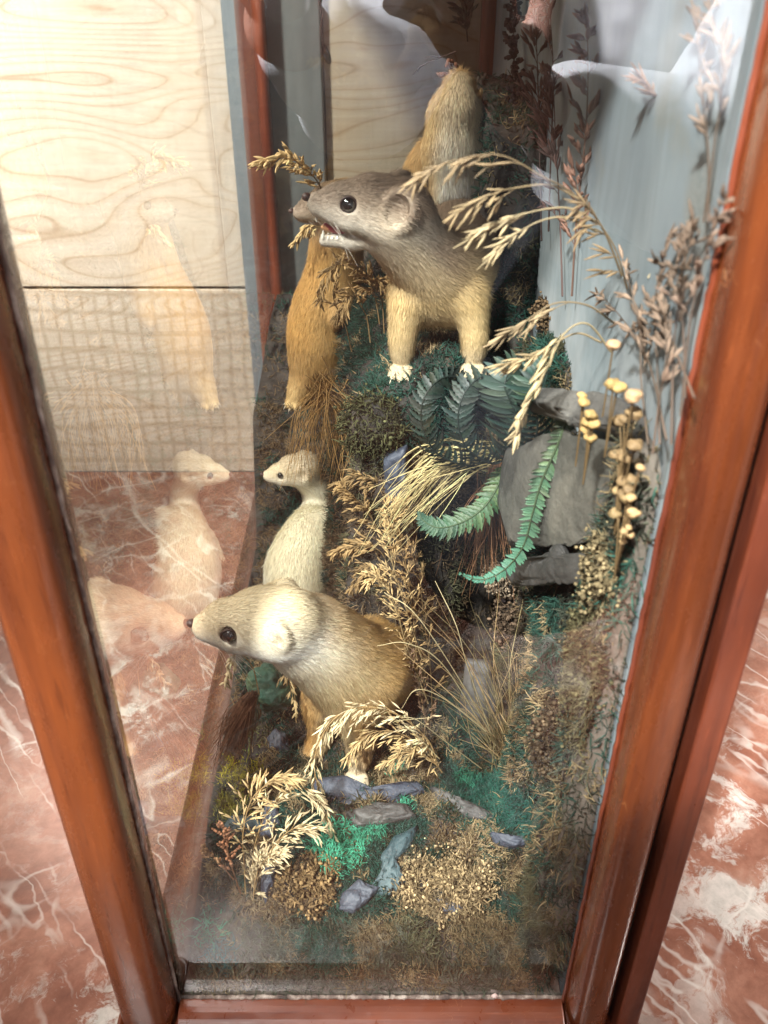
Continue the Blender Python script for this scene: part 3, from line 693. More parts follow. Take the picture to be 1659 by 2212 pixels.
lichen(fY(1085, 1245, .222), (.012,.009,.012), 500, (.22,.17,.12), 'small pale grey lichen rosette behind the tip of the mint fern', 35, nrm=(-.2,-1,.3))
lichen(fX(1200, 1600, .102), (.012,.016,.030), 700, (.07,.05,.03), 'dark brown lichen ruffle low on the rock right of the wiry tuft', 36, nrm=(-1,-.6,.2))
lichen(fX(1300, 1230, .105), (.006,.016,.020), 400, (.20,.155,.085), 'line of buff lichen crumbs at the top right of the rock wall', 37, nrm=(-1,-.5,.2))
lichen(fY(805, 920, .240), (.024,.007,.026), 650, (.05,.05,.022), 'olive lichen tuft hanging below the snarling stoat\'s ledge', 38, nrm=(-.3,-1,.2), tips=.08, L=.0075)
lichen(fY(1195, 680, .30)-A3([.0,0,.0]), (.014,.012,.010), 700, (.10,.065,.035), 'dark brown lichen knob on top of the rock in front of the sky panel', 39, nrm=(-.3,-.5,1))
# torn paper flake near the right post
p, n = hit(1180, 2000)
V, Fc = prism([(-.003,-.004), (.002,-.005), (.003,.0), (.0012,.0045), (-.002,.004), (-.0032,.001)], 0, .0003)
V = V @ A3([[1,0,0],[0,.4,.9],[0,-.9,.4]]).T + p+A3([0,-.002,.005])
tag(center(mesh('torn_leaf', V, Fc, mat_plain('dusty_leaf', (.28,.27,.22), .9), smooth=False)), 'curled grey torn leaf flake in the moss beside the right post', 'leaf flake')
# ------------------------------------------------------------------ stoats
def bez(a, b, n): return
class Stoat:
    def __init__(s, label, loc, seed):
        s.root = empty('stoat', loc, label, 'stoat', 'mounted stoats in the glass case'); s.pr = []; s.skip = []; s.seed = seed; s.extra = []
    def limb(s, pts, rad, cd, cv=None, up=(0,0,1), fl=.006, k=.008):
        q = cr([list(p_)+[r_] for p_, r_ in zip(pts, rad)], 3*(len(pts)-1)+1) if len(pts) > 2 else A3([list(p_)+[r_] for p_, r_ in zip(pts, rad)])
        for i in range(len(q)-1): s.pr.append(Prim(q[i][:3], q[i+1][:3], q[i][3], q[i+1][3], k=min(k, .7*q[i][3]), cd=cd, cv=cv, up=up, fl=fl))
    def head(s, c, f, up, sc, cd, cv, open_=False, ear=1.0, cm=None, eye_r=.0052, mz=1.0):
        f = unit(f); sd = unit(np.cross(f, up)); up = unit(np.cross(sd, f)); c = A3(c, float); cm = cm if cm is not None else cd
        def L(a, b, u): return c+sc*(a*f+b*sd+u*up)
        s.L = L; s.f, s.sd, s.up, s.sc = f, sd, up, sc
        def P(a, b, ra, rb, k=.006, fl=.0035, cdd=None, cvv=None): s.pr.append(Prim(L(*a), L(*b), ra*sc, rb*sc, k=k*sc, cd=cdd if cdd is not None else cd, cv=cvv if cvv is not None else cv, up=up, fl=fl*sc))
        P((.0395,0,-.0008), (.024,0,.0012+.004*(mz-1)*3), .0066*mz, .0122*mz, fl=.0018, cdd=cm)
        P((.024,0,.0012+.004*(mz-1)*3), (.004,0,.004), .0122*mz, .0178, fl=.0026)
        P((.004,0,.004), (-.020,0,.002), .0178, .0195, fl=.004)
        for q in (1, -1):
            P((.037,q*.0038,-.0035), (.020,q*.0078,-.005), .0054*mz, .0090*mz, fl=.002, cdd=cm)
            P((.012,q*.009,-.005), (-.014,q*.011,-.004), .0095, .0140, fl=.0035)
        if not open_: P((.035,0,-.0088), (.006,0,-.013), .0042, .0100, fl=.0025, cdd=cv)
        else:
            P((.031,0,-.0272), (.012,0,-.0225), .0038, .0068, fl=.0018, k=.004, cdd=cv)
            P((.012,0,-.0225), (-.006,0,-.015), .0068, .0115, fl=.003, cdd=cv)
        # ears: rounded rims with a hollow
        for q in (1, -1):
            ax = [unit(f*.55+sd*q*.75+up*.10), unit(-f*.8+sd*q*.55), None]; ax[2] = unit(np.cross(ax[0], ax[1])); ax[1] = unit(np.cross(ax[2], ax[0]))
            e = L(-.014, q*.0212, .0085); n_ = unit(f*.50+sd*q*.85+up*.15); t_ = unit(up*.9-f*.45-n_*((up*.9-f*.45) @ n_)); b_ = np.cross(n_, t_)
            r = A3([.0040, .0120, .0100])*sc*ear
            s.pr.append(ellp(e, [n_, t_, b_], r, k=.0022*sc, cd=cd*.9+A3([.05,.04,.03]), cv=cv, up=n_, fl=.0016*sc, fur=False))
            s.pr.append(ellp(e+n_*.0032*sc, [n_, t_, b_], r*A3([.85,.74,.70]), k=.0012*sc, sub=True))
            s.ears = getattr(s, 'ears', [])+[(e, r.max())]
        # eye sockets and eyes
        s.eyes = []
        for q in (1, -1):
            e = L(.0185, q*(.0128+.0060*(mz-1)), .0052); s.pr.append(Prim(e+sd*q*.001, e+sd*q*.001, eye_r*1.06, eye_r*1.06, k=.0015, sub=True))
            s.eyes.append((e, eye_r)); s.skip.append((e+sd*q*.001, eye_r*1.32))
        nt_ = L(.0468, 0, .0016); s.nose = nt_; s.skip.append((nt_, .0042*sc))
        if open_:
            s.pr.append(Prim(L(.046,0,-.0165), L(.014,0,-.0150), .0072*sc, .0034*sc, k=.0012, sub=True)); s.mouthc = True
            [s.skip.append((L(a_, 0, -.0162), r_*sc)) for a_, r_ in ((.040, .0078), (.034, .0076), (.027, .0066), (.020, .0056), (.014, .0042))]
    def build(s, n, h=.0013, lscale=1.0, wid=.00055, rimcol=None, whisk=8, lift=.3):
        V, Fc = field_mesh(s.pr, h)
        pos = [p for p in s.pr if not p.sub]; W = prim_weights(pos, V); C = prim_color(pos, V, W)*.72
        for e, r in getattr(s, 'ears', []):
            d = np.linalg.norm(V-e, axis=1); m = d < r*1.05; C[m] = C[m]*.5+A3([.42,.33,.24])*.5
        mesh('body', V, Fc, M_SKIN, s.root, C)
        s.V, s.F = V, Fc
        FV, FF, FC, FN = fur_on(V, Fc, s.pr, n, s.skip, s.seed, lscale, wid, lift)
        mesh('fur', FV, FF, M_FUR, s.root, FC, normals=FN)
        for e, r in s.eyes:
            V, Fc = ico(e, r, 3); eo = mesh('eye', V, Fc, M_EYE, s.root)
            if rimcol is not None:
                t = np.linspace(0, 2*math.pi, 25); q = np.sign((e-s.L(.0185,0,.0052)) @ s.sd)
                ring = e+s.sd*q*r*.35+(np.cos(t)[:, None]*s.f+np.sin(t)[:, None]*s.up)*r*1.02
                V, Fc = tubes(ring[None], np.full((1, 25), .0007)*(1+.0), 5); mesh('eyelid', V, Fc, rimcol, eo)
        V, Fc = ico(s.nose, .0034*s.sc, 3, (1,1,.85)); mesh('nose', V, Fc, M_NOSE, s.root)
        rng = np.random.default_rng(s.seed+5); paths = []
        for q in (1, -1):
            for i in range(whisk):
                p0 = s.L(.034-.002*(i % 3), q*.0075, -.003-.0014*(i % 4)); d = unit(-s.f*(.5+.5*rng.random())+s.sd*q*(.5+.5*rng.random())-s.up*(.2+.7*rng.random())); l = s.sc*(.018+.024*rng.random())
                paths.append([p0, p0+d*l*.5+s.up*.001, p0+d*l-s.up*.003*rng.random()-A3([0,0,.003])])
        V, Fc = tubes(A3(paths), A3([[.00016, .00013, .00005]]), 3); mesh('whiskers', V, Fc, M_WHISK, s.root)
M_RIM = mat_plain('dark_eye_rim', (.035,.018,.014), .6)
M_WHISK = mat_plain('whisker', (.55,.5,.42), .4)
def paw(st, p, fwd, cd, sc=1.0, spread=.8):
    """five toes fanned in front of the wrist, with claws"""
    fwd = unit(fwd); sd = unit(np.cross(fwd, [0, 0, 1])); cl = []
    for i, a in enumerate((-.9, -.45, 0, .45, .85)):
        l = (.0085, .0115, .0125, .0115, .0080)[i]*sc; d = unit(fwd*math.cos(a*spread*.6)+sd*math.sin(a*spread))
        b0 = p+sd*a*.0035*sc; k1 = b0+d*l*.6+A3([0,0,.0008]); k2 = b0+d*l-A3([0,0,.0018*sc])
        st.pr.append(Prim(b0, k1, .0036*sc, .0031*sc, k=.0016, cd=cd, fl=.0009*sc)); st.pr.append(Prim(k1, k2, .0031*sc, .0024*sc, k=.0012, cd=cd, fl=.0006*sc))
        cl.append([k2+d*.0012*sc, k2+d*.0035*sc+A3([0,0,.0004]), k2+d*.0055*sc-A3([0,0,.0018*sc])])
    V, Fc = tubes(A3(cl), A3([[.0008,.0006,.0001]])*sc, 5); mesh('claws', V, Fc, M_CLAW, st.root)
CREAM = A3([.78,.70,.53]); GOLD = A3([.64,.36,.11]); TAN = A3([.60,.38,.16]); PALE = A3([.83,.77,.63]); BRN = A3([.30,.20,.125]); GREYB = A3([.33,.255,.185]); WHT = A3([.80,.76,.66])

# --- big pale stoat in the foreground
pw = fY(772, 1683, .148); pw[2] = max(pw[2], ground_z(pw[0], pw[1])+.003)
A = Stoat('big pale cream stoat nearest the end glass, mouth closed, head turned left over its paws', (pw[0], pw[1]+.03, pw[2]-.01), 21)
hc = fY(562, 1345, .152)
A.head(hc, (-1,-.02,-.02), (.03,-.14,.98), 1.0, A3([.80,.69,.48]), A3([.86,.84,.78]), cm=A3([.74,.56,.36]), mz=1.14, eye_r=.0060, ear=.82)
sh = fY(775, 1452, .190); nk = fY(672, 1378, .168)
A.limb([hc+A3([.010,.002,-.001]), nk], [.0222, .0268], A3([.80,.64,.40]), A3([.88,.85,.76]), (.05,.55,.85), .0062, .016)
A.limb([nk, nk*.5+sh*.5], [.0268, .0298], A3([.72,.49,.22]), A3([.86,.74,.50]), (.1,.45,.85), .0062, .016)
A.limb([nk*.5+sh*.5, sh], [.0298, .0325], A3([.70,.44,.16]), A3([.84,.65,.35]), (.1,.3,.9), .0066, .016)
mid = fY(822, 1420, .245); rp = fY(835, 1420, .305)
A.limb([sh, mid, rp], [.0325, .0315, .033], A3([.66,.41,.15]), A3([.82,.59,.28]), (0,-.2,1), .0075, .016)
A.limb([nk+A3([.012,-.004,-.010]), sh+A3([-.006,-.014,-.010])], [.017, .023], A3([.76,.55,.27]), A3([.78,.58,.28]), (.5,0,.85), .006, .016)
f1 = fY(762, 1530, .172); f2 = fY(778, 1600, .163)
A.limb([sh+A3([.0,-.006,-.012]), f1, f2, pw+A3([0,.004,.006])], [.026, .0135, .0095, .0066], GOLD, A3([.74,.58,.34]), (1,0,.3), .005, .008)
paw(A, pw+A3([0,.002,.002]), (-.15,-1,-.25), A3([.66,.56,.40]), 1.0)
g1 = fY(695, 1520, .185); g2 = fY(692, 1590, .185); g3 = fY(664, 1655, .178); 
A.limb([sh+A3([-.014,.002,-.012]), g1, g2, g3], [.026, .0125, .0085, .0066], GOLD, A3([.72,.53,.28]), (-1,0,.3), .005, .008)
paw(A, g3, (-.3,-1,-.2), A3([.62,.50,.33]), .95)
for dx in (-1, 1):
    h1 = rp+A3([dx*.020, .0, -.012]); h2 = rp+A3([dx*.027, -.022, -.040]); h3 = rp+A3([dx*.026, .006, -.062]); h4 = rp+A3([dx*.026, -.016, -.073])
    A.limb([h1, h2, h3, h4], [.024, .015, .008, .006], A3([.60,.42,.19]), fl=.006)
A.limb([rp+A3([0,.02,.0]), rp+A3([.012,.06,-.01]), rp+A3([.02,.10,-.012]), rp+A3([.02,.13,-.008])], [.016, .009, .008, .005], TAN, fl=.010)
A.build(150000, whisk=9, wid=.00038, rimcol=M_RIM)

# --- snarling stoat on the ledge
pwB = fY(868, 800, .262)
B = Stoat('snarling brown headed stoat with bared teeth and round ears, standing on the mossy ledge', (pwB[0], .30, .32), 33)
hb = fY(808, 452, .268)
BH = A3([.29,.215,.155]); BW = A3([.72,.66,.56])
B.head(hb, (-1,-.05,.16), (.18,-.06,.97), .93, BH, BW, True, 1.30, cm=A3([.46,.37,.29]), eye_r=.0049)
nb = fY(890, 530, .278); cb = fY(950, 600, .292); sb = fY(975, 575, .325)
B.limb([hb+A3([.012,.002,-.004]), nb, cb], [.0185, .0185, .0240], A3([.28,.20,.14]), A3([.66,.52,.33]), (.6,.2,.8), .0060, .012)
B.limb([cb, sb, sb+A3([.010,.06,-.004]), sb+A3([.015,.11,-.008])], [.0240, .0265, .028, .029], A3([.22,.16,.11]), A3([.60,.42,.20]), (.2,0,1), .0075, .012)
B.limb([cb+A3([-.008,-.004,-.012]), cb+A3([.014,-.002,-.016])], [.0165, .018], A3([.62,.46,.24]), A3([.66,.50,.27]), (0,0,1), .0065, .010)
for (u0, v0, u1, v1, u2, v2, y0) in ((885,640, 870,720, 868,795, .268), (1008,640, 1024,720, 1022,792, .268)):
    a_, b_, c_ = fY(u0, v0, y0+.012), fY(u1, v1, y0+.004), fY(u2, v2, y0)
    B.limb([cb+A3([(.010 if u0 > 950 else -.012), 0, -.012]), a_, b_, c_+A3([0,.002,.004])], [.019, .0108, .0080, .0062], A3([.66,.48,.22]), A3([.70,.56,.33]), (0,-.3,1), .005)
    paw(B, c_, (-.12,-1,-.15), A3([.60,.50,.34]), .95)
for dx in (-1, 1):
    r_ = sb+A3([.015,.11,-.008]); B.limb([r_+A3([dx*.016,0,-.01]), r_+A3([dx*.022,-.02,-.034]), r_+A3([dx*.022,.0,-.058])], [.022, .013, .008], TAN)
B.build(130000, rimcol=M_RIM, whisk=5, wid=.00038)
L = B.L; sc = B.sc
V, Fc = ico(L(.020,0,-.0160), 1, 3); V = L(.020,0,-.0160)+(V-L(.020,0,-.0160))@np.stack([B.f*.0135*sc, B.sd*.0050*sc, B.up*.0050*sc]); mo = mesh('mouth', V, Fc, M_MOUTH, B.root)
tp = cr([L(.010,0,-.0175), L(.020,0,-.0165), L(.028,0,-.0165), L(.0345,0,-.0180)], 12); V, Fc = tubes(tp[None], A3([[.003,.0036,.0039,.004,.0041,.0041,.004,.0038,.0035,.003,.0022,.0008]])*sc, 10); mesh('tongue', V, Fc, M_TONGUE, mo)
teeth = []; tr = []
for q in (1, -1):
    for i, (a, l, r) in enumerate([(.0385,.0052,.0011), (.0345,.0018,.0008), (.0315,.0018,.0009), (.028,.0022,.0011), (.0245,.0022,.0011)]):
        p0 = L(a, q*(.0030+.0046*(.0385-a)/.014), -.0088); teeth.append([p0, p0-B.up*l*.6*sc, p0-B.up*l*sc-B.f*.0004]); tr.append([r*sc, r*.8*sc, r*.15*sc])
    for i, (a, l, r) in enumerate([(.0325,.0046,.0011), (.029,.0018,.0010), (.026,.0020,.0011), (.0225,.0022,.0012), (.019,.0022,.0012), (.016,.002,.0011)]):
        p0 = L(a, q*(.0028+.0036*(.0325-a)/.016), -.0250+.0040*(.0325-a)/.016); teeth.append([p0, p0+B.up*l*.6*sc, p0+B.up*l*sc]); tr.append([r*sc, r*.85*sc, r*.2*sc])
for i in range(4):
    p0 = L(.0410, -.0015+.001*i, -.0088); teeth.append([p0, p0-B.up*.001*sc, p0-B.up*.0016*sc]); tr.append([.0006, .0006, .0003])
    p0 = L(.0335, -.0015+.001*i, -.0246); teeth.append([p0, p0+B.up*.001*sc, p0+B.up*.0015*sc]); tr.append([.0006, .0006, .0003])
V, Fc = tubes(A3(teeth), A3(tr), 7); mesh('teeth', V, Fc, M_TOOTH, mo)

# --- golden stoat standing upright at the far left
C0 = fY(640, 862, .50)
Cs = Stoat('golden tan stoat rearing upright at the far left corner post, seed heads at its muzzle', (C0[0]+.02, .50, .18), 45)
hC = fY(716, 440, .500)
Cs.head(hC, (-1,-.25,-.15), (-.1,-.03,1), .78, A3([.17,.115,.075]), A3([.48,.40,.31]), ear=.9, cm=A3([.42,.33,.26]), eye_r=.0036)
c1 = fY(728, 500, .512); c2 = fY(722, 590, .515); c3_ = fY(693, 680, .512); c4 = fY(684, 765, .512)
Cs.limb([hC+A3([.010,.002,-.004]), c1, c2, c3_, c4], [.0185, .0185, .0215, .0245, .0255], A3([.70,.43,.15]), A3([.80,.54,.22]), (-1,.1,.1), .0065, .012)
Cs.limb([c4, fY(668, 810, .508), fY(650, 840, .503), C0+A3([0,0,.0])], [.0235, .0150, .0092, .0080], A3([.60,.37,.13]), A3([.74,.52,.24]), (1,.1,.1), .006)
Cs.limb([c4, fY(715, 820, .51), fY(725, 880, .508)], [.022, .013, .009], A3([.46,.27,.10]), fl=.006)
Cs.limb([c2+A3([.0,-.006,-.004]), fY(740, 650, .495), fY(725, 690, .480)], [.014, .009, .006], A3([.45,.28,.12]), fl=.005)
paw(Cs, C0+A3([0,0,.001]), (-.5,-1,-.4), A3([.76,.56,.28]), .95)
Cs.build(85000, whisk=4, wid=.00048)

# --- small cream stoat turned away, head in profile
hD = fY(633, 1018, .430)
D = Stoat('small cream stoat seen from behind in the middle gap, slender neck and head in profile', (hD[0]+.03, .38, .07), 57)
D.head(hD, (-1,-.12,-.08), (.08,-.12,.98), .64, A3([.78,.66,.45]), A3([.88,.84,.74]), ear=1.1, eye_r=.0033)
D.pr.append(Prim(D.L(.0,0,.006), D.L(-.022,0,.010), .0125, .0120, k=.004, cd=A3([.22,.13,.07]), cv=A3([.55,.40,.22]), up=(.2,.1,1), fl=.004))
d1 = fY(680, 1058, .435); d2 = fY(683, 1105, .425); d3 = fY(668, 1168, .385); d4 = fY(648, 1235, .355); d5 = fY(650, 1285, .335)
D.limb([hD+A3([.008,.002,-.002]), d1, d2, d3, d4, d5], [.0120, .0100, .0125, .0255, .0300, .0270], A3([.84,.76,.56]), A3([.90,.86,.74]), (.3,0,1), .0062, .007)
D.limb([d3+A3([-.005,.02,-.01]), fY(640, 1180, .415), fY(612, 1235, .41)], [.016, .0090, .0065], A3([.84,.76,.56]), fl=.005)
e1 = fY(715, 1118, .400)
D.limb([d3+A3([.006,.004,.012]), e1, e1+A3([.012,-.004,-.016])], [.012, .0072, .0052], A3([.86,.78,.60]), fl=.004)
for dx in (-1, 1):
    D.limb([d5+A3([dx*.014,.0,-.006]), d5+A3([dx*.020,-.006,-.026]), d5+A3([dx*.019,-.016,-.034])], [.018, .010, .007], A3([.72,.6,.38]), fl=.005)
D.build(70000, h=.0011, whisk=4, wid=.00045)

# --- stoat reared up behind the snarling one
e0 = fY(985, 575, .425)
E = Stoat('tan stoat reared tall behind the snarling one, white belly fur towards the glass', (e0[0], .43, .33), 69)
pts = [fY(992, 190, .446), fY(983, 250, .435), fY(980, 330, .430), fY(984, 410, .428), fY(988, 490, .426), fY(990, 580, .425), fY(1000, 660, .425)]
E.head(fY(1005, 232, .482), (.30,.75,-.60), (.1,.55,.8), .66, A3([.66,.46,.22]), A3([.74,.62,.42]), eye_r=.0026, ear=.45)
for i in range(len(pts)-1):
    r = [.0120, .0185, .0228, .0228, .0205, .0215, .0240]
    top_ = i < 2
    E.pr.append(Prim(pts[i], pts[i+1], r[i], r[i+1], k=.010, cd=A3([.80,.60,.32]), cv=A3([.92,.90,.82]) if not top_ else A3([.82,.66,.44]), up=unit(A3([-1,.75,0])), fl=.0060))
E.limb([fY(925, 330, .45), fY(912, 400, .45), fY(925, 450, .445)], [.010, .0145, .008], A3([.66,.43,.18]), fl=.006)
E.limb([fY(1030, 560, .42), fY(1040, 640, .41), fY(1035, 700, .40)], [.018, .012, .008], A3([.6,.45,.25]), fl=.006)
E.build(80000, whisk=2, wid=.00048)
# ------------------------------------------------------------------ dried and artificial plants
def spikelets(B, D, rng, L, W, col, k=5, sides=4):
    n = len(B); D = unit(D); L = L*(.65+.7*rng.random((n, 1))); t = A3([0, .22, .5, .78, 1.])
    bend = unit(rng.normal(0, 1, (n, 3)))*.12
    path = B[:, None]+D[:, None]*L[:, None]*t[None, :, None]+bend[:, None]*L[:, None]*(t**2)[None, :, None]
    rad = A3([.25, .85, 1, .6, .06])[None]*W*(.7+.6*rng.random((n, 1)))
    V, Fc = tubes(path, rad, sides); C = np.clip(A3(col)*(1+rng.normal(0, .22, (n, 1))), .005, .85)
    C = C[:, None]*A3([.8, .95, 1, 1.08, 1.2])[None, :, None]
    return V, Fc, np.repeat(C.reshape(-1, 3), sides, 0)
def panicle(name, stem, n, blen, slen, sw, col, scol, label, seed, start=.45, droop=.6, thick=.0006, side=None, opening=.55, per=5, cat_='dried plant', grp=None, oneside=None, dens=1.5):
    """dry flower grass: a stem through the given points, branchlets leaving its upper part, each hung with spikelets"""
    rng = np.random.default_rng(seed); S = cr(stem, 60)
    root = empty(name, S[0].tolist(), label, cat_, grp)
    V, Fc = tubes(S[None], np.linspace(1, .3, 60)[None]*thick, 5)
    mesh('stem', V, Fc, M_PLANT, root, np.tile(A3(scol), (len(V), 1)))
    T = unit(np.gradient(S, axis=0)); B, D, bp, br = [], [], [], []
    n = int(n*dens); col = A3(col)*1.2
    for i in range(n):
        t = start+(1-start)*(i+rng.random())/n; j = min(int(t*59), 58); p = S[j]; tg = T[j]
        o_ = unit(rng.normal(0, 1, 3)); o_ = unit(o_-tg*(o_ @ tg))
        if oneside is not None: o_ = unit(o_*.6+A3(oneside))
        l = blen*(1.1-.75*(t-start)/(1-start))*(.6+.7*rng.random())
        d = unit(tg+o_*opening); q = [p]
        for s_ in range(5):
            d = unit(d+A3([0, 0, -droop*.16])+rng.normal(0, .06, 3)); q.append(q[-1]+d*l/5)
        bp.append(q); br.append(np.linspace(1, .4, 6)*thick*.42)
        for m_ in range(per):
            s_ = 1+(4*(m_+rng.random())/per); a = int(s_); f = s_-a; a = min(a, 4); pp = q[a]*(1-f)+q[a+1]*f
            B.append(pp); D.append(unit(unit(q[a+1]-q[a])+unit(rng.normal(0, 1, 3))*.38+A3([0, 0, -droop*.15])))
    for m_ in range(6): B.append(S[-1]-T[-1]*.003*m_); D.append(unit(T[-1]+rng.normal(0, .25, 3)))
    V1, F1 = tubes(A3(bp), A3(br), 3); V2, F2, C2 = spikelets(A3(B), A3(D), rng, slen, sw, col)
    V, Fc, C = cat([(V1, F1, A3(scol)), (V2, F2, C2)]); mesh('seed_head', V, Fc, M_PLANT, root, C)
    return root
def blades(name, paths, rad, cols, label, cat_='plant tuft', rootcol=None, grp=None):
    V, Fc = tubes(A3(paths), rad, 3); k = len(paths[0])
    C = np.repeat(A3(cols), k*3, 0); o = mesh(name, V, Fc, M_PLANT, None, C); tag(center(o), label, cat_, grp); return o
def fan(base, tips, n, spread_b, spread_t, sag, rng, k=14):
    """n thin blades from near base to near the polyline of tips"""
    out = []
    for i in range(n):
        tp = A3(tips[rng.integers(len(tips))])+rng.normal(0, 1, 3)*spread_t; b = A3(base)+rng.normal(0, 1, 3)*spread_b
        m = (b+tp)/2+A3([0, 0, sag*(.4+rng.random())])+rng.normal(0, .25, 3)*np.linalg.norm(tp-b)*.22; out.append(cr([b, m, tp], k))
    return out
GLD = A3([.54,.39,.19]); PST = A3([.66,.53,.32]); DKB = A3([.10,.06,.035]); OCH = A3([.38,.25,.11]); PUR = A3([.085,.05,.045])
def Ys(pts): return [fY(*p) for p in pts]
def Xs(pts): return [fX(*p) for p in pts]

# foreground, left corner
panicle('seed_spray', Ys([(540,1965,.062),(545,1900,.064),(552,1820,.066),(585,1745,.070),(650,1700,.074),(705,1745,.074)]), 26, .022, .0068, .00062, PST, OCH, 'straw seed head arching over from the left front corner, tallest of that clump', 1, .30, 1.0, .0006)
panicle('seed_spray', Ys([(532,1960,.060),(528,1880,.060),(525,1800,.060),(545,1725,.062),(590,1690,.066),(640,1680,.068)]), 24, .018, .0064, .00058, GLD*.95, OCH, 'golden brown seed head leaning along the front glass above the dark teal rock', 2, .35, .9, .0006)
panicle('seed_spray', Ys([(540,1965,.058),(560,1890,.058),(590,1830,.058),(635,1790,.060),(690,1790,.062)]), 28, .019, .0066, .00062, PST*.95, OCH, 'full straw seed head spreading toward the bright green moss', 3, .22, .9, .0006)
panicle('seed_spray', Ys([(545,1970,.055),(552,1900,.055),(570,1860,.055),(610,1840,.055)]), 20, .015, .0055, .0008, PST*.8, OCH, 'short straw tuft low at the foot of the left corner seed heads', 4, .15, .5, .0005)
panicle('dried_twig', Ys([(520,1930,.050),(500,1870,.050),(488,1820,.050),(480,1780,.050)]), 16, .014, .0022, .0010, A3([.22,.10,.05]), A3([.16,.08,.04]), 'rust brown dried flower twig in the left front corner', 5, .25, -.2, .0006, opening=.8, per=7, cat_='dried flower')
panicle('dried_twig', Ys([(505,1900,.046),(470,1860,.046),(440,1835,.046)]), 7, .010, .0022, .0010, A3([.28,.16,.08]), A3([.16,.08,.04]), 'small brown side sprig reaching toward the left corner post', 6, .4, -.2, .0005, opening=.8, per=5, cat_='dried flower')
# over the paws
panicle('seed_spray', Ys([(948,1660,.140),(925,1600,.138),(860,1545,.132),(780,1528,.124),(715,1560,.115),(680,1640,.105),(692,1720,.098),(718,1800,.094)]), 46, .020, .0068, .00062, PST, OCH, 'long straw seed head drooping in an arch over the big stoat\'s paws', 7, .12, 1.1, .0007)
panicle('seed_spray', Ys([(950,1662,.142),(915,1615,.142),(850,1580,.140),(790,1590,.136),(745,1640,.130)]), 30, .018, .0064, .00058, GLD, OCH, 'shorter golden seed head lying behind the arch over the white paw', 8, .15, 1.0, .0006)
panicle('seed_spray', Ys([(955,1668,.136),(930,1640,.134),(880,1625,.130),(830,1650,.126)]), 24, .015, .0064, .00058, GLD*.85, OCH, 'low golden tuft on the moss right of the white paw', 9, .1, .8, .0006)
panicle('seed_spray', Ys([(560,1500,.150),(545,1440,.150),(515,1410,.146),(500,1430,.144),(485,1475,.142)]), 8, .008, .0055, .0009, PST*.85, OCH, 'single pale sprig drooping below the big stoat\'s chin', 10, .45, 1.2, .0005, per=4)
panicle('seed_spray', Ys([(640,1560,.165),(636,1500,.165),(622,1455,.163),(640,1540,.158)]), 9, .009, .0055, .0009, GLD*.8, OCH, 'brown sprig hanging beside the dark green lump', 11, .45, 1.2, .0005, per=4)
# brush of reddish bristles near the front glass
rng = np.random.default_rng(12); ps = fan(fY(548,1500,.150), [fY(480,1600,.150), fY(500,1625,.150), fY(515,1600,.155), fY(492,1640,.145)], 220, .0016, .0065, .004, rng)
blades('bristle_brush', ps, A3([[.00022]*14]), np.clip(A3([.16,.075,.04])*(1+rng.normal(0, .3, (220, 1))), .01, .6), 'brush of fine reddish brown bristles against the front glass', 'bristle brush')
# wiry tuft by the right post
base = fY(1105, 1655, .168); rng = np.random.default_rng(13); ps = []
targets = [(890,1270,.15),(905,1300,.15),(860,1400,.13),(985,1490,.12),(905,1465,.14),(1290,1330,.15),(1270,1400,.15),(1220,1365,.17),(1010,1290,.19),(1060,1340,.19),(1120,1300,.20),(1180,1390,.19),(1230,1500,.13),(1250,1560,.12),(960,1545,.13),(1150,1420,.17),(1040,1420,.17),(1000,1380,.17),(1090,1400,.16)]
for (u, v, y) in targets:
    for _ in range(2): ps.append(cr([base+rng.normal(0, .006, 3)*[1, 1, .1], (base*.5+fY(u, v, y)*.5)+A3([0, 0, .015])+rng.normal(0, .006, 3), fY(u, v, y)+rng.normal(0, .008, 3)], 14))
ps += fan(base, [fY(u_, v_, .165) for u_, v_ in ((1000,1500),(1040,1460),(1080,1440),(1120,1440),(1160,1460),(1200,1500),(1230,1560),(1060,1520),(1140,1510),(1020,1560),(1180,1540))], 150, .007, .012, .004, rng)
n = len(ps); blades('wiry_tuft', ps, A3([np.linspace(1, .35, 14)*.00050]), np.clip(np.where((rng.random((n, 1)) < .45), A3([.46,.32,.16]), A3([.27,.22,.11]))*(1+rng.normal(0, .2, (n, 1))), .01, .7), 'wiry tan grass tuft fanning out in front of the rock wall near the right post')
# long pale blades curving over the middle
ps = [cr(Ys(p), 30) for p in ([(1080,1620,.16),(1000,1480,.13),(900,1330,.12),(830,1280,.13)], [(1060,1600,.16),(960,1440,.14),(880,1390,.13),(815,1395,.13)], [(1050,1580,.15),(960,1510,.13),(900,1490,.12),(868,1530,.12)], [(1070,1610,.15),(1010,1440,.14),(985,1350,.14),(940,1255,.16)], [(950,1640,.14),(890,1580,.13),(850,1560,.12),(930,1550,.12)], [(1040,1660,.15),(960,1600,.13),(900,1555,.12),(865,1550,.12)])]
blades('curved_blades', ps, A3([np.linspace(1, .4, 30)*.00052]), A3([[.60,.50,.28]]*6)*RNG.uniform(.8, 1.1, (6, 1)), 'few long pale yellow blades curving left across the cliff from the wiry tuft', 'plant blades')
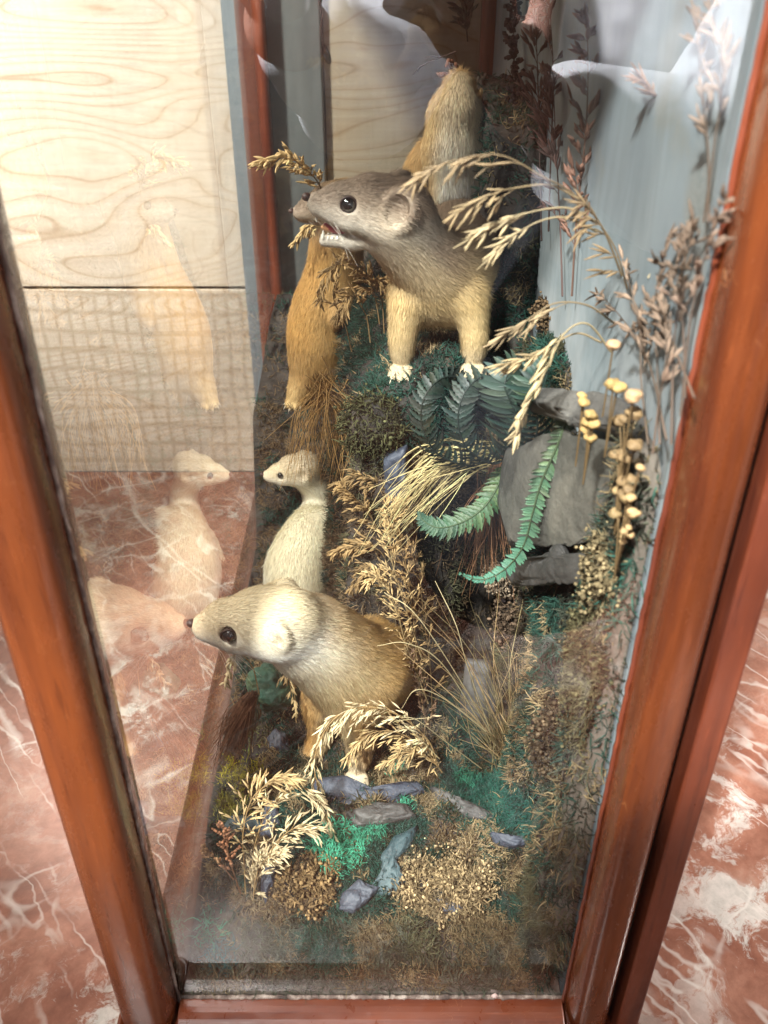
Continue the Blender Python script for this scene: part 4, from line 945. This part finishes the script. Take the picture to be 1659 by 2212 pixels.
# feathery brown sheaf down the middle
cl = []
for i, (pts, n_, c_, lab) in enumerate((
  ([(930,1600,.205),(905,1480,.200),(895,1350,.196),(880,1240,.194),(862,1160,.194),(835,1090,.196)], 46, OCH*.95, 'tall feathery brown seed head running up the middle of the case'),
  ([(925,1520,.200),(880,1400,.195),(850,1300,.188),(820,1250,.184),(800,1250,.180)], 30, GLD*.95, 'golden feathery seed head leaning over the big stoat\'s rump'),
  ([(935,1600,.208),(930,1450,.205),(915,1330,.203),(905,1230,.202),(890,1180,.202)], 34, OCH*.55, 'darker feathery seed head on the right side of the middle sheaf'),
  ([(910,1420,.198),(870,1290,.192),(845,1200,.190),(850,1130,.190),(868,1085,.192)], 34, GLD*.9, 'tan upright seed head topping the middle sheaf'),
  ([(950,1640,.200),(925,1560,.196),(905,1480,.194),(885,1420,.194)], 24, DKB*1.8, 'dark brown seed head low in the middle sheaf beside the pale haunch'))):
    panicle('seed_spray', Ys(pts), n_, .017, .0050, .00048, c_, c_*.7, lab, 20+i, .15, .2, .0006, opening=.75, per=6, grp='feathery seed heads of the middle sheaf')
# dark heads in the gap to the right of the small stoat
for i, (pts, c_, lab) in enumerate((
  ([(850,1230,.235),(820,1150,.24),(780,1090,.24),(735,1050,.24)], OCH*.7, 'upper brown seed head poking left in the dark gap beside the slender neck'),
  ([(855,1260,.23),(820,1190,.235),(770,1180,.235),(722,1190,.235)], OCH*.75, 'middle brown seed head drooping toward the cream back'),
  ([(860,1300,.225),(830,1240,.23),(790,1230,.23),(760,1275,.23)], OCH*.55, 'lowest brown seed head in the dark gap above the rump'),
  ([(860,1150,.24),(830,1060,.245),(780,1030,.245),(730,1045,.245)], OCH*.6, 'thin brown seed head under the hanging grass'))):
    panicle('seed_spray', Ys(pts), 18, .015, .0055, .0008, c_, c_*.6, lab, 30+i, .3, .8, .0005, per=5, grp='seed heads in the dark gap')
# hanging wiry grass at the left of the ledge
rng = np.random.default_rng(41); ps = []
for i in range(150):
    u0, v0 = 640+rng.random()*150, 870+rng.random()*60; y0 = .275+.06*rng.random(); b = fY(700+rng.normal(0,18), 835+rng.normal(0,18), .30)
    ps.append(cr([b, fY(u0, v0, y0), fY(u0+rng.normal(0, 28), v0+70+rng.random()*75, y0-.02)], 14))
blades('hanging_tuft', ps, A3([np.linspace(1, .35, 14)*.00042]), np.clip(A3([.40,.24,.085])*(1+rng.normal(0, .3, (150, 1))), .01, .7), 'tangle of tawny wiry grass hanging off the left end of the mossy ledge')
for i, (pts, lab) in enumerate((([(760,760,.31),(745,700,.31),(720,640,.30),(735,570,.29),(700,600,.28),(690,650,.28)], 'arching brown seed head in front of the upright golden stoat'),
  ([(800,740,.31),(790,680,.31),(760,640,.30),(740,660,.29),(725,690,.29)], 'short brown seed head drooping behind the snarling stoat\'s foreleg'),
  ([(820,700,.32),(810,640,.32),(790,590,.32),(750,560,.31)], 'brown seed head sprouting behind the snarling stoat\'s throat'),
  ([(830,720,.32),(825,650,.32),(810,620,.32),(830,600,.31)], 'dark little seed head between throat and foreleg'))):
    panicle('seed_spray', Ys(pts), 18, .013, .0055, .0008, OCH*.85, OCH*.5, lab, 45+i, .3, .9, .0006, per=5, grp='seed heads behind the snarling stoat')
panicle('seed_spray', Ys([(715,470,.49),(690,400,.485),(660,365,.47),(620,340,.455),(560,352,.445)]), 22, .018, .0075, .0012, GLD, OCH*.8, 'tan seed head fanned above the upright golden stoat\'s muzzle', 50, .2, .6, .0008, per=5)
panicle('seed_spray', Ys([(715,480,.49),(690,490,.48),(662,492,.47),(640,520,.46)]), 9, .012, .007, .0011, GLD, OCH*.8, 'small tan sprig below the upright golden stoat\'s muzzle', 51, .3, .8, .0007, per=4)
# reddish grass hanging under the fern
rng = np.random.default_rng(52); ps = fan(fY(1075,1010,.215), [fY(1010,1230,.20), fY(1040,1250,.20), fY(1060,1200,.20), fY(1025,1180,.19), fY(1090,1180,.2)], 90, .004, .010, .002, rng)
blades('hanging_tuft', ps, A3([np.linspace(1, .35, 14)*.00038]), np.clip(A3([.26,.13,.065])*(1+rng.normal(0, .25, (90, 1))), .01, .7), 'wisp of reddish brown grass hanging straight down below the fern root')
ps = fan(fY(1045,985,.20), [fY(840,1110,.19), fY(870,1130,.185), fY(900,1120,.19), fY(850,1080,.19), fY(800,1180,.18), fY(860,1060,.195)], 70, .005, .008, .014, rng)
blades('hanging_tuft', ps, A3([np.linspace(1, .35, 14)*.00042]), np.clip(A3([.55,.45,.22])*(1+rng.normal(0, .25, (70, 1))), .01, .7), 'bundle of pale straw blades sweeping left from the fern root')

# --- ferns
def frond(root, pts, n, ll, col, seed, w=.0036, tipcol=None, nrm=None, curl=.35, serr=True, gap=.0):
    rng = np.random.default_rng(seed); S = cr(pts, 80); T = unit(np.gradient(S, axis=0)); parts = []
    nrm = unit(A3(nrm if nrm is not None else [0, -.8, .6], float))
    V, Fc = tubes(S[None], np.linspace(1, .3, 80)[None]*.0008, 5); parts.append((V, Fc, A3(col)*.6))
    for i in range(n):
        t = .06+.93*i/(n-1); j = min(int(t*79), 78); p = S[j]; tg = T[j]; pn = unit(nrm-tg*(nrm @ tg)); sd = np.cross(tg, pn)
        env = math.sin(math.pi*min(1, t*.72+.27))**.8; l0 = ll*max(.16, env)
        for q in (-1, 1):
            l = l0*(.72+.42*rng.random()); m = 8; s_ = np.linspace(0, 1, m); d = unit(sd*q+tg*.38+rng.normal(0, .05, 3))
            cen = p+np.outer(s_*l, d)+np.outer(s_**2*l*.16, tg)-np.outer(s_**2*l*curl*(.6+.8*rng.random()), pn)
            wd = w*(.55+.6*env)*np.sin(np.clip(s_*.82+.20, 0, 1)*math.pi)**.65; wd[-1] *= .3
            if serr: wd = wd*(.75+.5*rng.random())*(1+.26*np.where(np.arange(m) % 2, 1, -1))
            up_ = unit(np.cross(d, tg)); a_ = cen-tg*wd[:, None]*.5; b_ = cen+tg*wd[:, None]*.5; mid = cen-pn*.0006
            G = np.stack([a_, mid, b_], 1); idx = np.arange(m*3).reshape(m, 3)
            Fq = np.stack([idx[:-1, :-1], idx[1:, :-1], idx[1:, 1:], idx[:-1, 1:]], -1).reshape(-1, 4)
            c0 = A3(col)*(1+rng.normal(0, .24))*A3([1+rng.normal(0,.15), 1, 1+rng.normal(0,.1)]); c1 = c0 if tipcol is None else c0*(1-t)+A3(tipcol)*t
            parts.append((G.reshape(-1, 3), Fq, np.clip(c1, .004, .8)))
    V, Fc, C = cat(parts); return mesh('frond', V, Fc, M_LEAF, root, C)
DG = A3([.018,.028,.022]); fr0 = fY(1075, 1000, .205)
fern = empty('fern', fr0.tolist(), 'dark blue green painted fern with tightly curled fronds hanging from the ledge', 'fern')
frond(fern, [fr0, fY(1010,1005,.185), fY(945,980,.17), fY(912,920,.165), fY(918,855,.168), fY(960,815,.178), fY(1005,825,.188), fY(1015,870,.190), fY(985,895,.185)], 46, .0105, DG*1.15, 61, .0032, nrm=(-.3,-.9,.2), curl=.45)
frond(fern, [fr0, fY(1060,1000,.175), fY(1010,970,.158), fY(990,915,.152), fY(1000,855,.156), fY(1040,815,.166), fY(1082,835,.176), fY(1078,885,.178), fY(1050,900,.174)], 46, .0112, DG*1.3, 62, .0033, nrm=(-.2,-.9,.2), curl=.45)
frond(fern, [fr0, fY(1110,960,.175), fY(1110,890,.16), fY(1090,830,.16), fY(1115,790,.17), fY(1160,800,.18)], 30, .021, A3([.035,.055,.042]), 63, .0044, nrm=(.1,-.9,.3), curl=.7, serr=False)
frond(fern, [fr0, fY(1150,960,.16), fY(1160,880,.14), fY(1150,820,.14), fY(1175,770,.15)], 26, .018, A3([.03,.055,.043]), 64, .0040, nrm=(.2,-.9,.3), curl=.5, serr=False)
fern2 = empty('fern', fY(1095,1000,.20).tolist(), 'bright green fern frond curling back to the left under the dark fern', 'fern')
frond(fern2, Ys([(1095,1000,.20),(1080,1040,.185),(1050,1090,.175),(1005,1125,.168),(950,1140,.165),(915,1125,.17),(905,1105,.175)]), 44, .011, A3([.065,.11,.04]), 65, .0028, tipcol=(.03,.07,.05), nrm=(0,-.75,.65), curl=.3)
fern3 = empty('fern', fY(1235,880,.12).tolist(), 'slender mint green fern frond hooking left with its tip in front of the grey lichen', 'fern')
frond(fern3, Ys([(1235,880,.12),(1205,960,.115),(1170,1040,.112),(1150,1110,.11),(1130,1180,.11),(1090,1230,.11),(1040,1252,.11),(990,1238,.112)]), 60, .0072, A3([.085,.12,.06]), 66, .0026, tipcol=(.05,.17,.115), nrm=(-.2,-.8,.5), curl=.15, serr=False)

# --- everlasting flower clusters
def flowers(c, n, R, r, label, seed, col=(.52,.35,.14)):
    rng = np.random.default_rng(seed); root = empty('dried_flower', (A3(c)-A3([0,0,.03])).tolist(), label, 'dried flower'); st = []
    for i in range(n):
        p = c+rng.normal(0, 1, 3)*R; V, Fc = ico(p, r*(.55+.55*rng.random()), 3); N_ = A3([mnoise.fractal(Vector((v*300).tolist()), 1, 2, 2) for v in V])
        V = p+(V-p)*(1+.30*N_[:, None])*[.8, .8, .62]; mesh('blossom', V, Fc, M_PLANT, root, np.clip(A3(col)*(1+.25*N_[:, None])*(.85+.3*rng.random()), 0, .9)); st.append(cr([p, (p+c)/2-A3([0,0,.006]), c-A3([0,0,.035])], 8))
    V, Fc = tubes(A3(st), .0004, 4); mesh('stem', V, Fc, M_PLANT, root, np.tile(A3([.20,.13,.06]), (len(V), 1)))
flowers(fX(1280,903,.094), 7, A3([.0015,.0035,.0075]), .0040, 'largest cluster of cream yellow everlasting flowers beside the mint fern', 71)
flowers(fX(1262,868,.094), 3, A3([.001,.002,.002]), .0042, 'pair of cream yellow blossoms just above the largest cluster', 72)
flowers(fX(1330,832,.098), 2, A3([.001,.002,.001]), .0038, 'single bright yellow blossom high in front of the rock crest', 73)
flowers(fX(1368,862,.100), 2, A3([.001,.003,.002]), .0042, 'dull buff blossom nearest the right post at the rock crest', 74, (.55,.36,.20))
flowers(fX(1325,745,.100), 1, A3([0,0,0]), .0042, 'pinkish buff blossom floating against the sky panel', 75, (.58,.38,.22))
flowers(fX(1352,1010,.104), 12, A3([.0015,.010,.014]), .0040, 'column of buff everlasting flowers along the right post, upper half', 76, (.30,.20,.10))
flowers(fX(1352,1110,.104), 12, A3([.0015,.010,.010]), .0036, 'row of small cream everlasting flowers low along the right post', 77, (.36,.25,.12))

# --- oat like heads at the right
def oat(pts, n, label, seed, col, L=.0090, W=.00062, bl=.020, start=.35, one=(-1,-.1,-.2), droop=.9, X=False, thick=.0006, op=.6, per=4):
    panicle('oat_spray', (Xs if X else Ys)(pts), n, bl, L, W, A3(col)*.62, A3(col)*.55, label, seed, start, droop, thick, opening=op, per=per, oneside=one, cat_='dried plant', dens=.85)
oat([(1345,600,.115),(1300,490,.105),(1240,420,.095),(1170,380,.085),(1080,335,.08),(985,345,.08),(905,378,.08)], 9, 'long pale oat grass head arching left across the reared stoat', 81, A3([.42,.30,.17]), start=.55, bl=.018)
oat([(1250,430,.095),(1190,400,.090),(1120,405,.085),(1060,420,.082),(1010,445,.082)], 6, 'second oat grass spray below the long arching one', 82, A3([.52,.38,.21]), start=.4, bl=.016)
oat([(1290,480,.10),(1230,450,.092),(1160,455,.088),(1095,475,.085),(1035,500,.083)], 7, 'cream oat grass spray pointing at the snarling stoat\'s shoulder', 83, A3([.70,.55,.32]), start=.45, bl=.018)
oat([(1290,500,.10),(1220,470,.092),(1160,480,.088),(1110,510,.086),(1078,530,.085)], 6, 'lowest cream oat grass spray over the dark rock column', 84, A3([.70,.55,.32]), start=.5, bl=.014)
oat([(1330,700,.10),(1270,660,.092),(1200,655,.088),(1140,690,.086),(1085,728,.085)], 7, 'oat grass spray reaching left in front of the brown lichen knob', 85, A3([.55,.41,.24]), start=.4, bl=.015)
oat([(1320,760,.09),(1270,700,.085),(1220,720,.082),(1180,800,.080),(1145,870,.080),(1120,935,.082)], 12, 'thick cream oat grass head hanging down in front of the fern', 86, A3([.72,.57,.33]), start=.35, bl=.016, L=.0095, W=.0010)
oat([(1300,740,.09),(1250,720,.088),(1200,740,.086),(1150,770,.085),(1090,785,.085)], 6, 'cream oat grass sprig lying level just above the fern', 87, A3([.66,.50,.28]), start=.5, bl=.012)
oat([(1400,760,.10),(1360,640,.102),(1330,540,.10),(1290,475,.098),(1265,440,.095)], 9, 'straw oat grass head leaning left against the sky panel', 88, A3([.42,.29,.16]), start=.35, bl=.014)
oat([(1435,950,.11),(1438,700,.108),(1445,400,.104),(1440,300,.105),(1420,210,.105),(1382,168,.105)], 6, 'rusty drooping oat head alone against the sky panel', 89, A3([.30,.17,.11]), start=.72, bl=.008, one=None, op=.3)
oat([(1400,600,.07),(1425,560,.07),(1450,515,.07)], 7, 'short blurred cream spike close to the glass', 90, A3([.78,.64,.42]), start=.2, bl=.004, one=None, op=.25, L=.008, W=.0014)
oat([(1420,830,.075),(1440,790,.075),(1460,755,.075)], 7, 'second blurred cream spike lower beside the right post', 91, A3([.72,.58,.38]), start=.2, bl=.004, one=None, op=.25, L=.008, W=.0014)
# dark seed heads standing along the back panel
specs = [([(1425,960,.110),(1420,800,.110),(1415,650,.110),(1440,520,.110)], 14, .020, .0095, .0011, .13),
 ([(1450,960,.111),(1455,760,.111),(1470,620,.111),(1500,480,.111)], 16, .020, .009, .0011, .12),
 ([(1400,960,.109),(1385,820,.109),(1380,700,.109),(1345,560,.109)], 14, .020, .010, .0012, .17),
 ([(1470,900,.112),(1490,700,.112),(1520,560,.112),(1560,430,.112)], 16, .016, .007, .0012, .11),
 ([(1440,950,.110),(1400,780,.110),(1345,690,.110),(1290,630,.110)], 12, .016, .010, .0012, .13),
 ([(1480,860,.112),(1475,700,.112),(1460,600,.112),(1470,500,.112)], 22, .012, .0055, .0012, .10),
 ([(1520,480,.113),(1545,300,.113),(1560,160,.113),(1530,20,.113)], 16, .018, .009, .0012, .12),
 ([(1530,480,.113),(1530,330,.113),(1515,180,.113),(1505,30,.113)], 12, .014, .008, .0012, .11),
 ([(1500,860,.112),(1460,760,.112),(1430,690,.112),(1400,640,.112)], 12, .015, .009, .0011, .14),
 ([(1410,980,.108),(1425,860,.108),(1440,760,.108),(1430,650,.108)], 16, .014, .008, .0011, .15)]
labs = ['slim brown seed head right of centre on the sky panel', 'forked brown seed head crossing toward the right post', 'broad brown oat head over the pale lower sky panel', 'dark brown seed head touching the right post half way up', 'thin brown spray reaching left over the rock crest', 'bushy dark brown head packed against the right post', 'tall grey brown plume in the top right corner beside the post', 'second tall plume left of the top right corner plume', 'wiry spray bent left above the flowers', 'short upright brown head behind the buff flowers']
for i, ((pts, n_, bl, L_, W_, c_), lb) in enumerate(zip(specs, labs)):
    cc_ = A3([c_*1.5, c_*1.05, c_*.75])
    panicle('seed_spray', Xs(pts), int(n_*.75), bl*.62, L_*.72, W_*.6, cc_, cc_*.6, lb, 100+i, .35, .4, .0005, opening=.5, per=4, dens=1.0, grp='dark seed heads along the sky panel')
# tall thin plants at the far side
tall = [([(1215,640,.112),(1210,480,.112),(1200,300,.112),(1195,160,.112)], 16, .020, .010, .0011, PUR*1.5, 'tall thin brown grass left of the reflected sleeve'),
 ([(1235,640,.112),(1245,480,.112),(1262,320,.112),(1270,180,.112),(1268,30,.112)], 26, .016, .0075, .0013, A3([.16,.085,.06]), 'tall leafy russet stem with a spire top against the sky panel'),
 ([(1130,420,.108),(1120,250,.108),(1110,120,.108),(1112,-20,.108)], 60, .016, .0040, .0020, A3([.020,.018,.022]), 'black leaved flower stem at the far edge of the sky panel'),
 ([(1170,520,.110),(1165,300,.110),(1160,120,.110),(1152,-30,.110)], 26, .022, .011, .0011, PUR, 'dark drooping grass head beside the black leaved stem'),
 ([(1185,500,.111),(1190,330,.111),(1195,160,.111),(1185,-20,.111)], 20, .020, .010, .0010, PUR*1.3, 'second dark drooping grass head nearest the reflected arm')]
for i, (pts, n_, bl, L_, W_, c_, lb) in enumerate(tall):
    panicle('tall_dried_plant', Xs(pts), n_, bl, L_, W_, c_, c_*.7, lb, 120+i, .30 if i != 1 else .15, .4, .0007, opening=.6, per=5, dens=1.0)
panicle('tall_dried_plant', Ys([(1130,640,.44),(1110,480,.45),(1100,360,.45),(1095,260,.45)]), 70, .026, .0065, .0026, PUR*1.1, PUR*.7, 'dense dull purple leafy bush beside the reared stoat', 130, .1, -.1, .001, opening=.9, per=8)
panicle('tall_dried_plant', Ys([(1010,200,.47),(985,175,.47),(968,145,.47)]), 6, .012, .0045, .0018, A3([.22,.10,.06]), PUR, 'rusty leaves over the reared stoat\'s top', 131, .2, .1, .0006, opening=.9, per=6)
panicle('tall_dried_plant', Ys([(1010,90,.60),(1005,40,.60),(990,-20,.60)]), 16, .014, .010, .0015, A3([.07,.07,.06]), A3([.05,.045,.04]), 'dark leafy sprig at the top in front of the far pane', 132, .1, .7, .0007, per=4)
ps = [cr(Ys(p), 20) for p in ([(985,112,.50),(950,125,.50),(915,140,.50),(892,162,.50)], [(950,125,.50),(930,122,.50),(918,126,.50)], [(915,140,.50),(905,146,.5),(902,156,.50)])]
blades('bare_twig', ps, A3([np.linspace(1, .5, 20)*.0009]), A3([[.09,.06,.05]]*3), 'thin bare twig reaching left before the pale wood', 'twig')
# ------------------------------------------------------------------ the photographer, seen only mirrored in the end glass
SKN = A3([.50,.27,.20])
def mat_cloth(name, c, r=.85):
    m, nt, b = newmat(name)
    n = noisen(nt, coords(nt, (9,9,9)), 1, 4, .5); nt.links.new(mixc(nt, .3, c, ramp(nt, [(.3, (.7,.7,.72)), (.7, (1.1,1.1,1.1))], n), 'MULTIPLY'), b.inputs[0])
    b.inputs['Roughness'].default_value = r; return m
pers = empty('person', (.34, -.82, FLOOR), 'photographer kneeling in a loose white long sleeved shirt, mirrored faintly in the end glass', 'person')
pr_ = []
def ch(pts, rad, k=.02, lst=None):
    for i in range(len(pts)-1): (pr_ if lst is None else lst).append(Prim(pts[i], pts[i+1], rad[i], rad[i+1], k=k))
shR, shL = A3([.50,-.70,.66]), A3([.16,-.86,.68]); hip = A3([.36,-.98,.24]); neck = A3([.32,-.76,.74]); hd = A3([.27,-.68,.89])
elR = A3([.300,-.545,.400]); wrR = A3([.105,-.405,.480]); elL = A3([-.02,-.66,.46]); wrL = A3([-.075,-.43,.53])
ch([hip, A3([.34,-.88,.50]), (shR+shL)/2], [.13, .12, .12], .05); ch([shL, shR], [.055, .055], .05)
ch([(shR+shL)/2+A3([0,0,.04]), neck, hd-A3([0,.01,.05])], [.06, .052, .052], .02)
pr_.append(ellp(hd, [[1,0,0],[0,1,0],[0,0,1]], [.074,.092,.112], k=.02)); ch([hd+A3([-.01,.055,-.06]), hd+A3([-.01,.05,-.085])], [.035,.03], .02)
ch([hd+A3([-.01,.085,.02]), hd+A3([-.012,.108,-.018])], [.010,.014], .01)
for q in (-1, 1):
    pr_.append(ellp(hd+A3([q*.074,-.01,-.005]), [[1,0,0],[0,1,0],[0,0,1]], [.010,.020,.030], k=.006)); pr_.append(Prim(hd+A3([-.01+q*.028,.090,.012]), hd+A3([-.01+q*.028,.090,.012]), .012, .012, k=.01, sub=True))
ch([hd+A3([-.032,.088,-.045]), hd+A3([.012,.088,-.045])], [.007,.007], .006)
ch([shR, elR, wrR], [.052, .040, .026]); ch([shL, elL, wrL], [.052, .040, .026])
def hand(w, p, q):
    """palm from the wrist w to p, four fingers of unequal length curling round the phone and a thumb from the side"""
    d = unit(p-w); n_ = unit(np.cross(d, [0, 1, 0])); ch([w, p], [.024, .027], .012)
    for i, (l, o_) in enumerate(((.062, -.024), (.072, -.008), (.068, .008), (.052, .023))):
        b = p+n_*o_*.9+A3([0, -.004, 0]); m1 = b+d*l*.48+A3([0, .012, 0]); m2 = m1+unit(d+A3([-q*.9, .5, 0]))*l*.34; m3 = m2+unit(A3([-q, .1, .1]))*l*.26
        ch([b, m1, m2, m3], [.0105, .0092, .0082, .0068], .004)
    b = w+d*.03-n_*.026*q; m1 = b+unit(d*.6-n_*q*.6+A3([0,-.4,0]))*.038; m2 = m1+unit(d+A3([0,-.1,0]))*.028; ch([b, m1, m2], [.015, .0115, .0085], .006)
hand(wrR, A3([.062,-.372,.535]), 1); hand(wrL, A3([-.058,-.372,.585]), -1)
V, Fc = field_mesh(pr_, .0045); mesh('body', V, Fc, mat_plain('skin', tuple(SKN), .55), pers)
lst = []
ch([hip+A3([0,0,.02]), A3([.34,-.88,.50]), (shR+shL)/2], [.155, .148, .135], .05, lst); ch([shL, shR], [.075, .075], .05, lst)
ch([shR, elR, elR*.22+wrR*.78], [.085, .078, .044], .03, lst); ch([shL, elL, elL*.25+wrL*.75], [.080, .066, .042], .03, lst)
V, Fc = field_mesh(lst, .006); N3 = A3([mnoise.fractal(Vector((v*9).tolist()), 1, 2, 3) for v in V]); c = V.mean(0); V = V+unit(V-c)*(N3*.012)[:, None]
mesh('shirt', V, Fc, mat_cloth('white_cotton', (.78,.80,.84)), pers)
lst = []
for q, kx in ((-1, .12), (1, .50)):
    hp = hip+A3([q*.07, .02, -.06]); kn_ = A3([kx, -.52, -.005]); an = A3([kx, -.98, -.02])
    ch([hip+A3([0,0,.02]), hp, (hp+kn_)/2+A3([0,.02,.03]), kn_, an], [.145, .12, .10, .072, .045], .04, lst)
V, Fc = field_mesh(lst, .007); mesh('trousers', V, Fc, mat_cloth('dark_trousers', (.02,.022,.028)), pers)
for kx in (.12, .50):
    V, Fc = field_mesh([Prim((kx,-.99,-.03),(kx,-1.02,-.045),.045,.03,k=.02), Prim((kx,-.98,-.045),(kx,-.90,-.05),.034,.026,k=.02)], .006); mesh('shoe', V, Fc, mat_plain('shoe', (.03,.02,.015), .5), pers)
V, Fc = field_mesh([ellp(hd+A3([0,-.014,.022]), [[1,0,0],[0,1,0],[0,0,1]], [.083,.094,.102], k=.01), Prim(hd+A3([0,.10,-.02]), hd+A3([0,.07,-.09]), .07, .07, k=.01, sub=True)], .005)
mesh('hair', V, Fc, mat_plain('brown_hair', (.05,.03,.018), .7), pers)
fw = A3([0, math.cos(TH), -math.sin(TH)]); upv = A3([0, math.sin(TH), math.cos(TH)])
V, Fc = box(-.085, .075, -.0045, .0035, -.028, .046)
V = V @ np.stack([A3([1,0,0]), fw, upv])+O-fw*.012
o = mesh('phone', V, Fc, mat_plain('dark_phone', (.012,.012,.014), .25), smooth=False); add_bevel(o, .003, 3)
tag(center(o), 'dark phone held sideways by the photographer above the glass case', 'phone')
# ------------------------------------------------------------------ light, world, camera
def lamp(name, loc, tgt, size, power, col, spot=None, blend=.5):
    l = bpy.data.lights.new(name, 'SPOT' if spot else 'AREA'); l.energy = power; l.color = col
    if spot: l.spot_size = math.radians(spot); l.spot_blend = blend; l.shadow_soft_size = size
    else: l.size = size
    o = bpy.data.objects.new(name, l); COL.objects.link(o); o.location = loc
    o.rotation_euler = (Vector(tgt)-Vector(loc)).to_track_quat('-Z', 'Y').to_euler(); return o
lamp('front_spot', (-.55, -1.15, 1.95), (-.02, .26, .23), .06, 700, (1.0,.98,.95), 18, .35)
lamp('gallery_spot', (-1.25, -.10, 1.78), (-.08, .36, .22), .07, 330, (1.0,.97,.93), 25, .5)
lamp('wall_spot', (-.95, -.55, 2.0), (-.40, .80, .62), .10, 1300, (1.0,.99,.97), 27, .9)
lamp('visitor_fill_spot', (-1.2, -.25, 2.0), (.21, -.54, .47), .08, 1900, (.97,.97,1.0), 24, .6)  # added lamp, brightens the photographer so the mirrored white sleeve shows
lamp('ceiling_panel', (-.7, -1.2, 2.4), (-.1, .3, .2), .7, 46, (1.0,.97,.94))
lamp('right_gallery_spot', (1.5, -.1, 1.9), (.58, .42, 0), .08, 330, (1.0,.96,.92), 34, .8)
w = bpy.data.worlds.new('World'); SC.world = w; w.use_nodes = True
bg = w.node_tree.nodes['Background']; bg.inputs[0].default_value = (.93,.96,1,1); bg.inputs[1].default_value = .27
cam = bpy.data.cameras.new('camera'); co = bpy.data.objects.new('camera', cam); COL.objects.link(co)
co.location = (0, CY, CZ); co.rotation_euler = (math.pi/2-TH, 0, 0)
cam.sensor_fit = 'HORIZONTAL'; cam.sensor_width = 36; cam.lens = 36*F/1659; cam.clip_start = .01; cam.clip_end = 100
cam.dof.use_dof = True; cam.dof.focus_distance = .68; cam.dof.aperture_fstop = 15
SC.camera = co
SC.view_settings.view_transform = 'Standard'; SC.view_settings.look = 'None'; SC.view_settings.exposure = 0; SC.view_settings.gamma = 1
SC.cycles.max_bounces = 10; SC.cycles.transparent_max_bounces = 24; SC.cycles.glossy_bounces = 4; SC.cycles.diffuse_bounces = 3
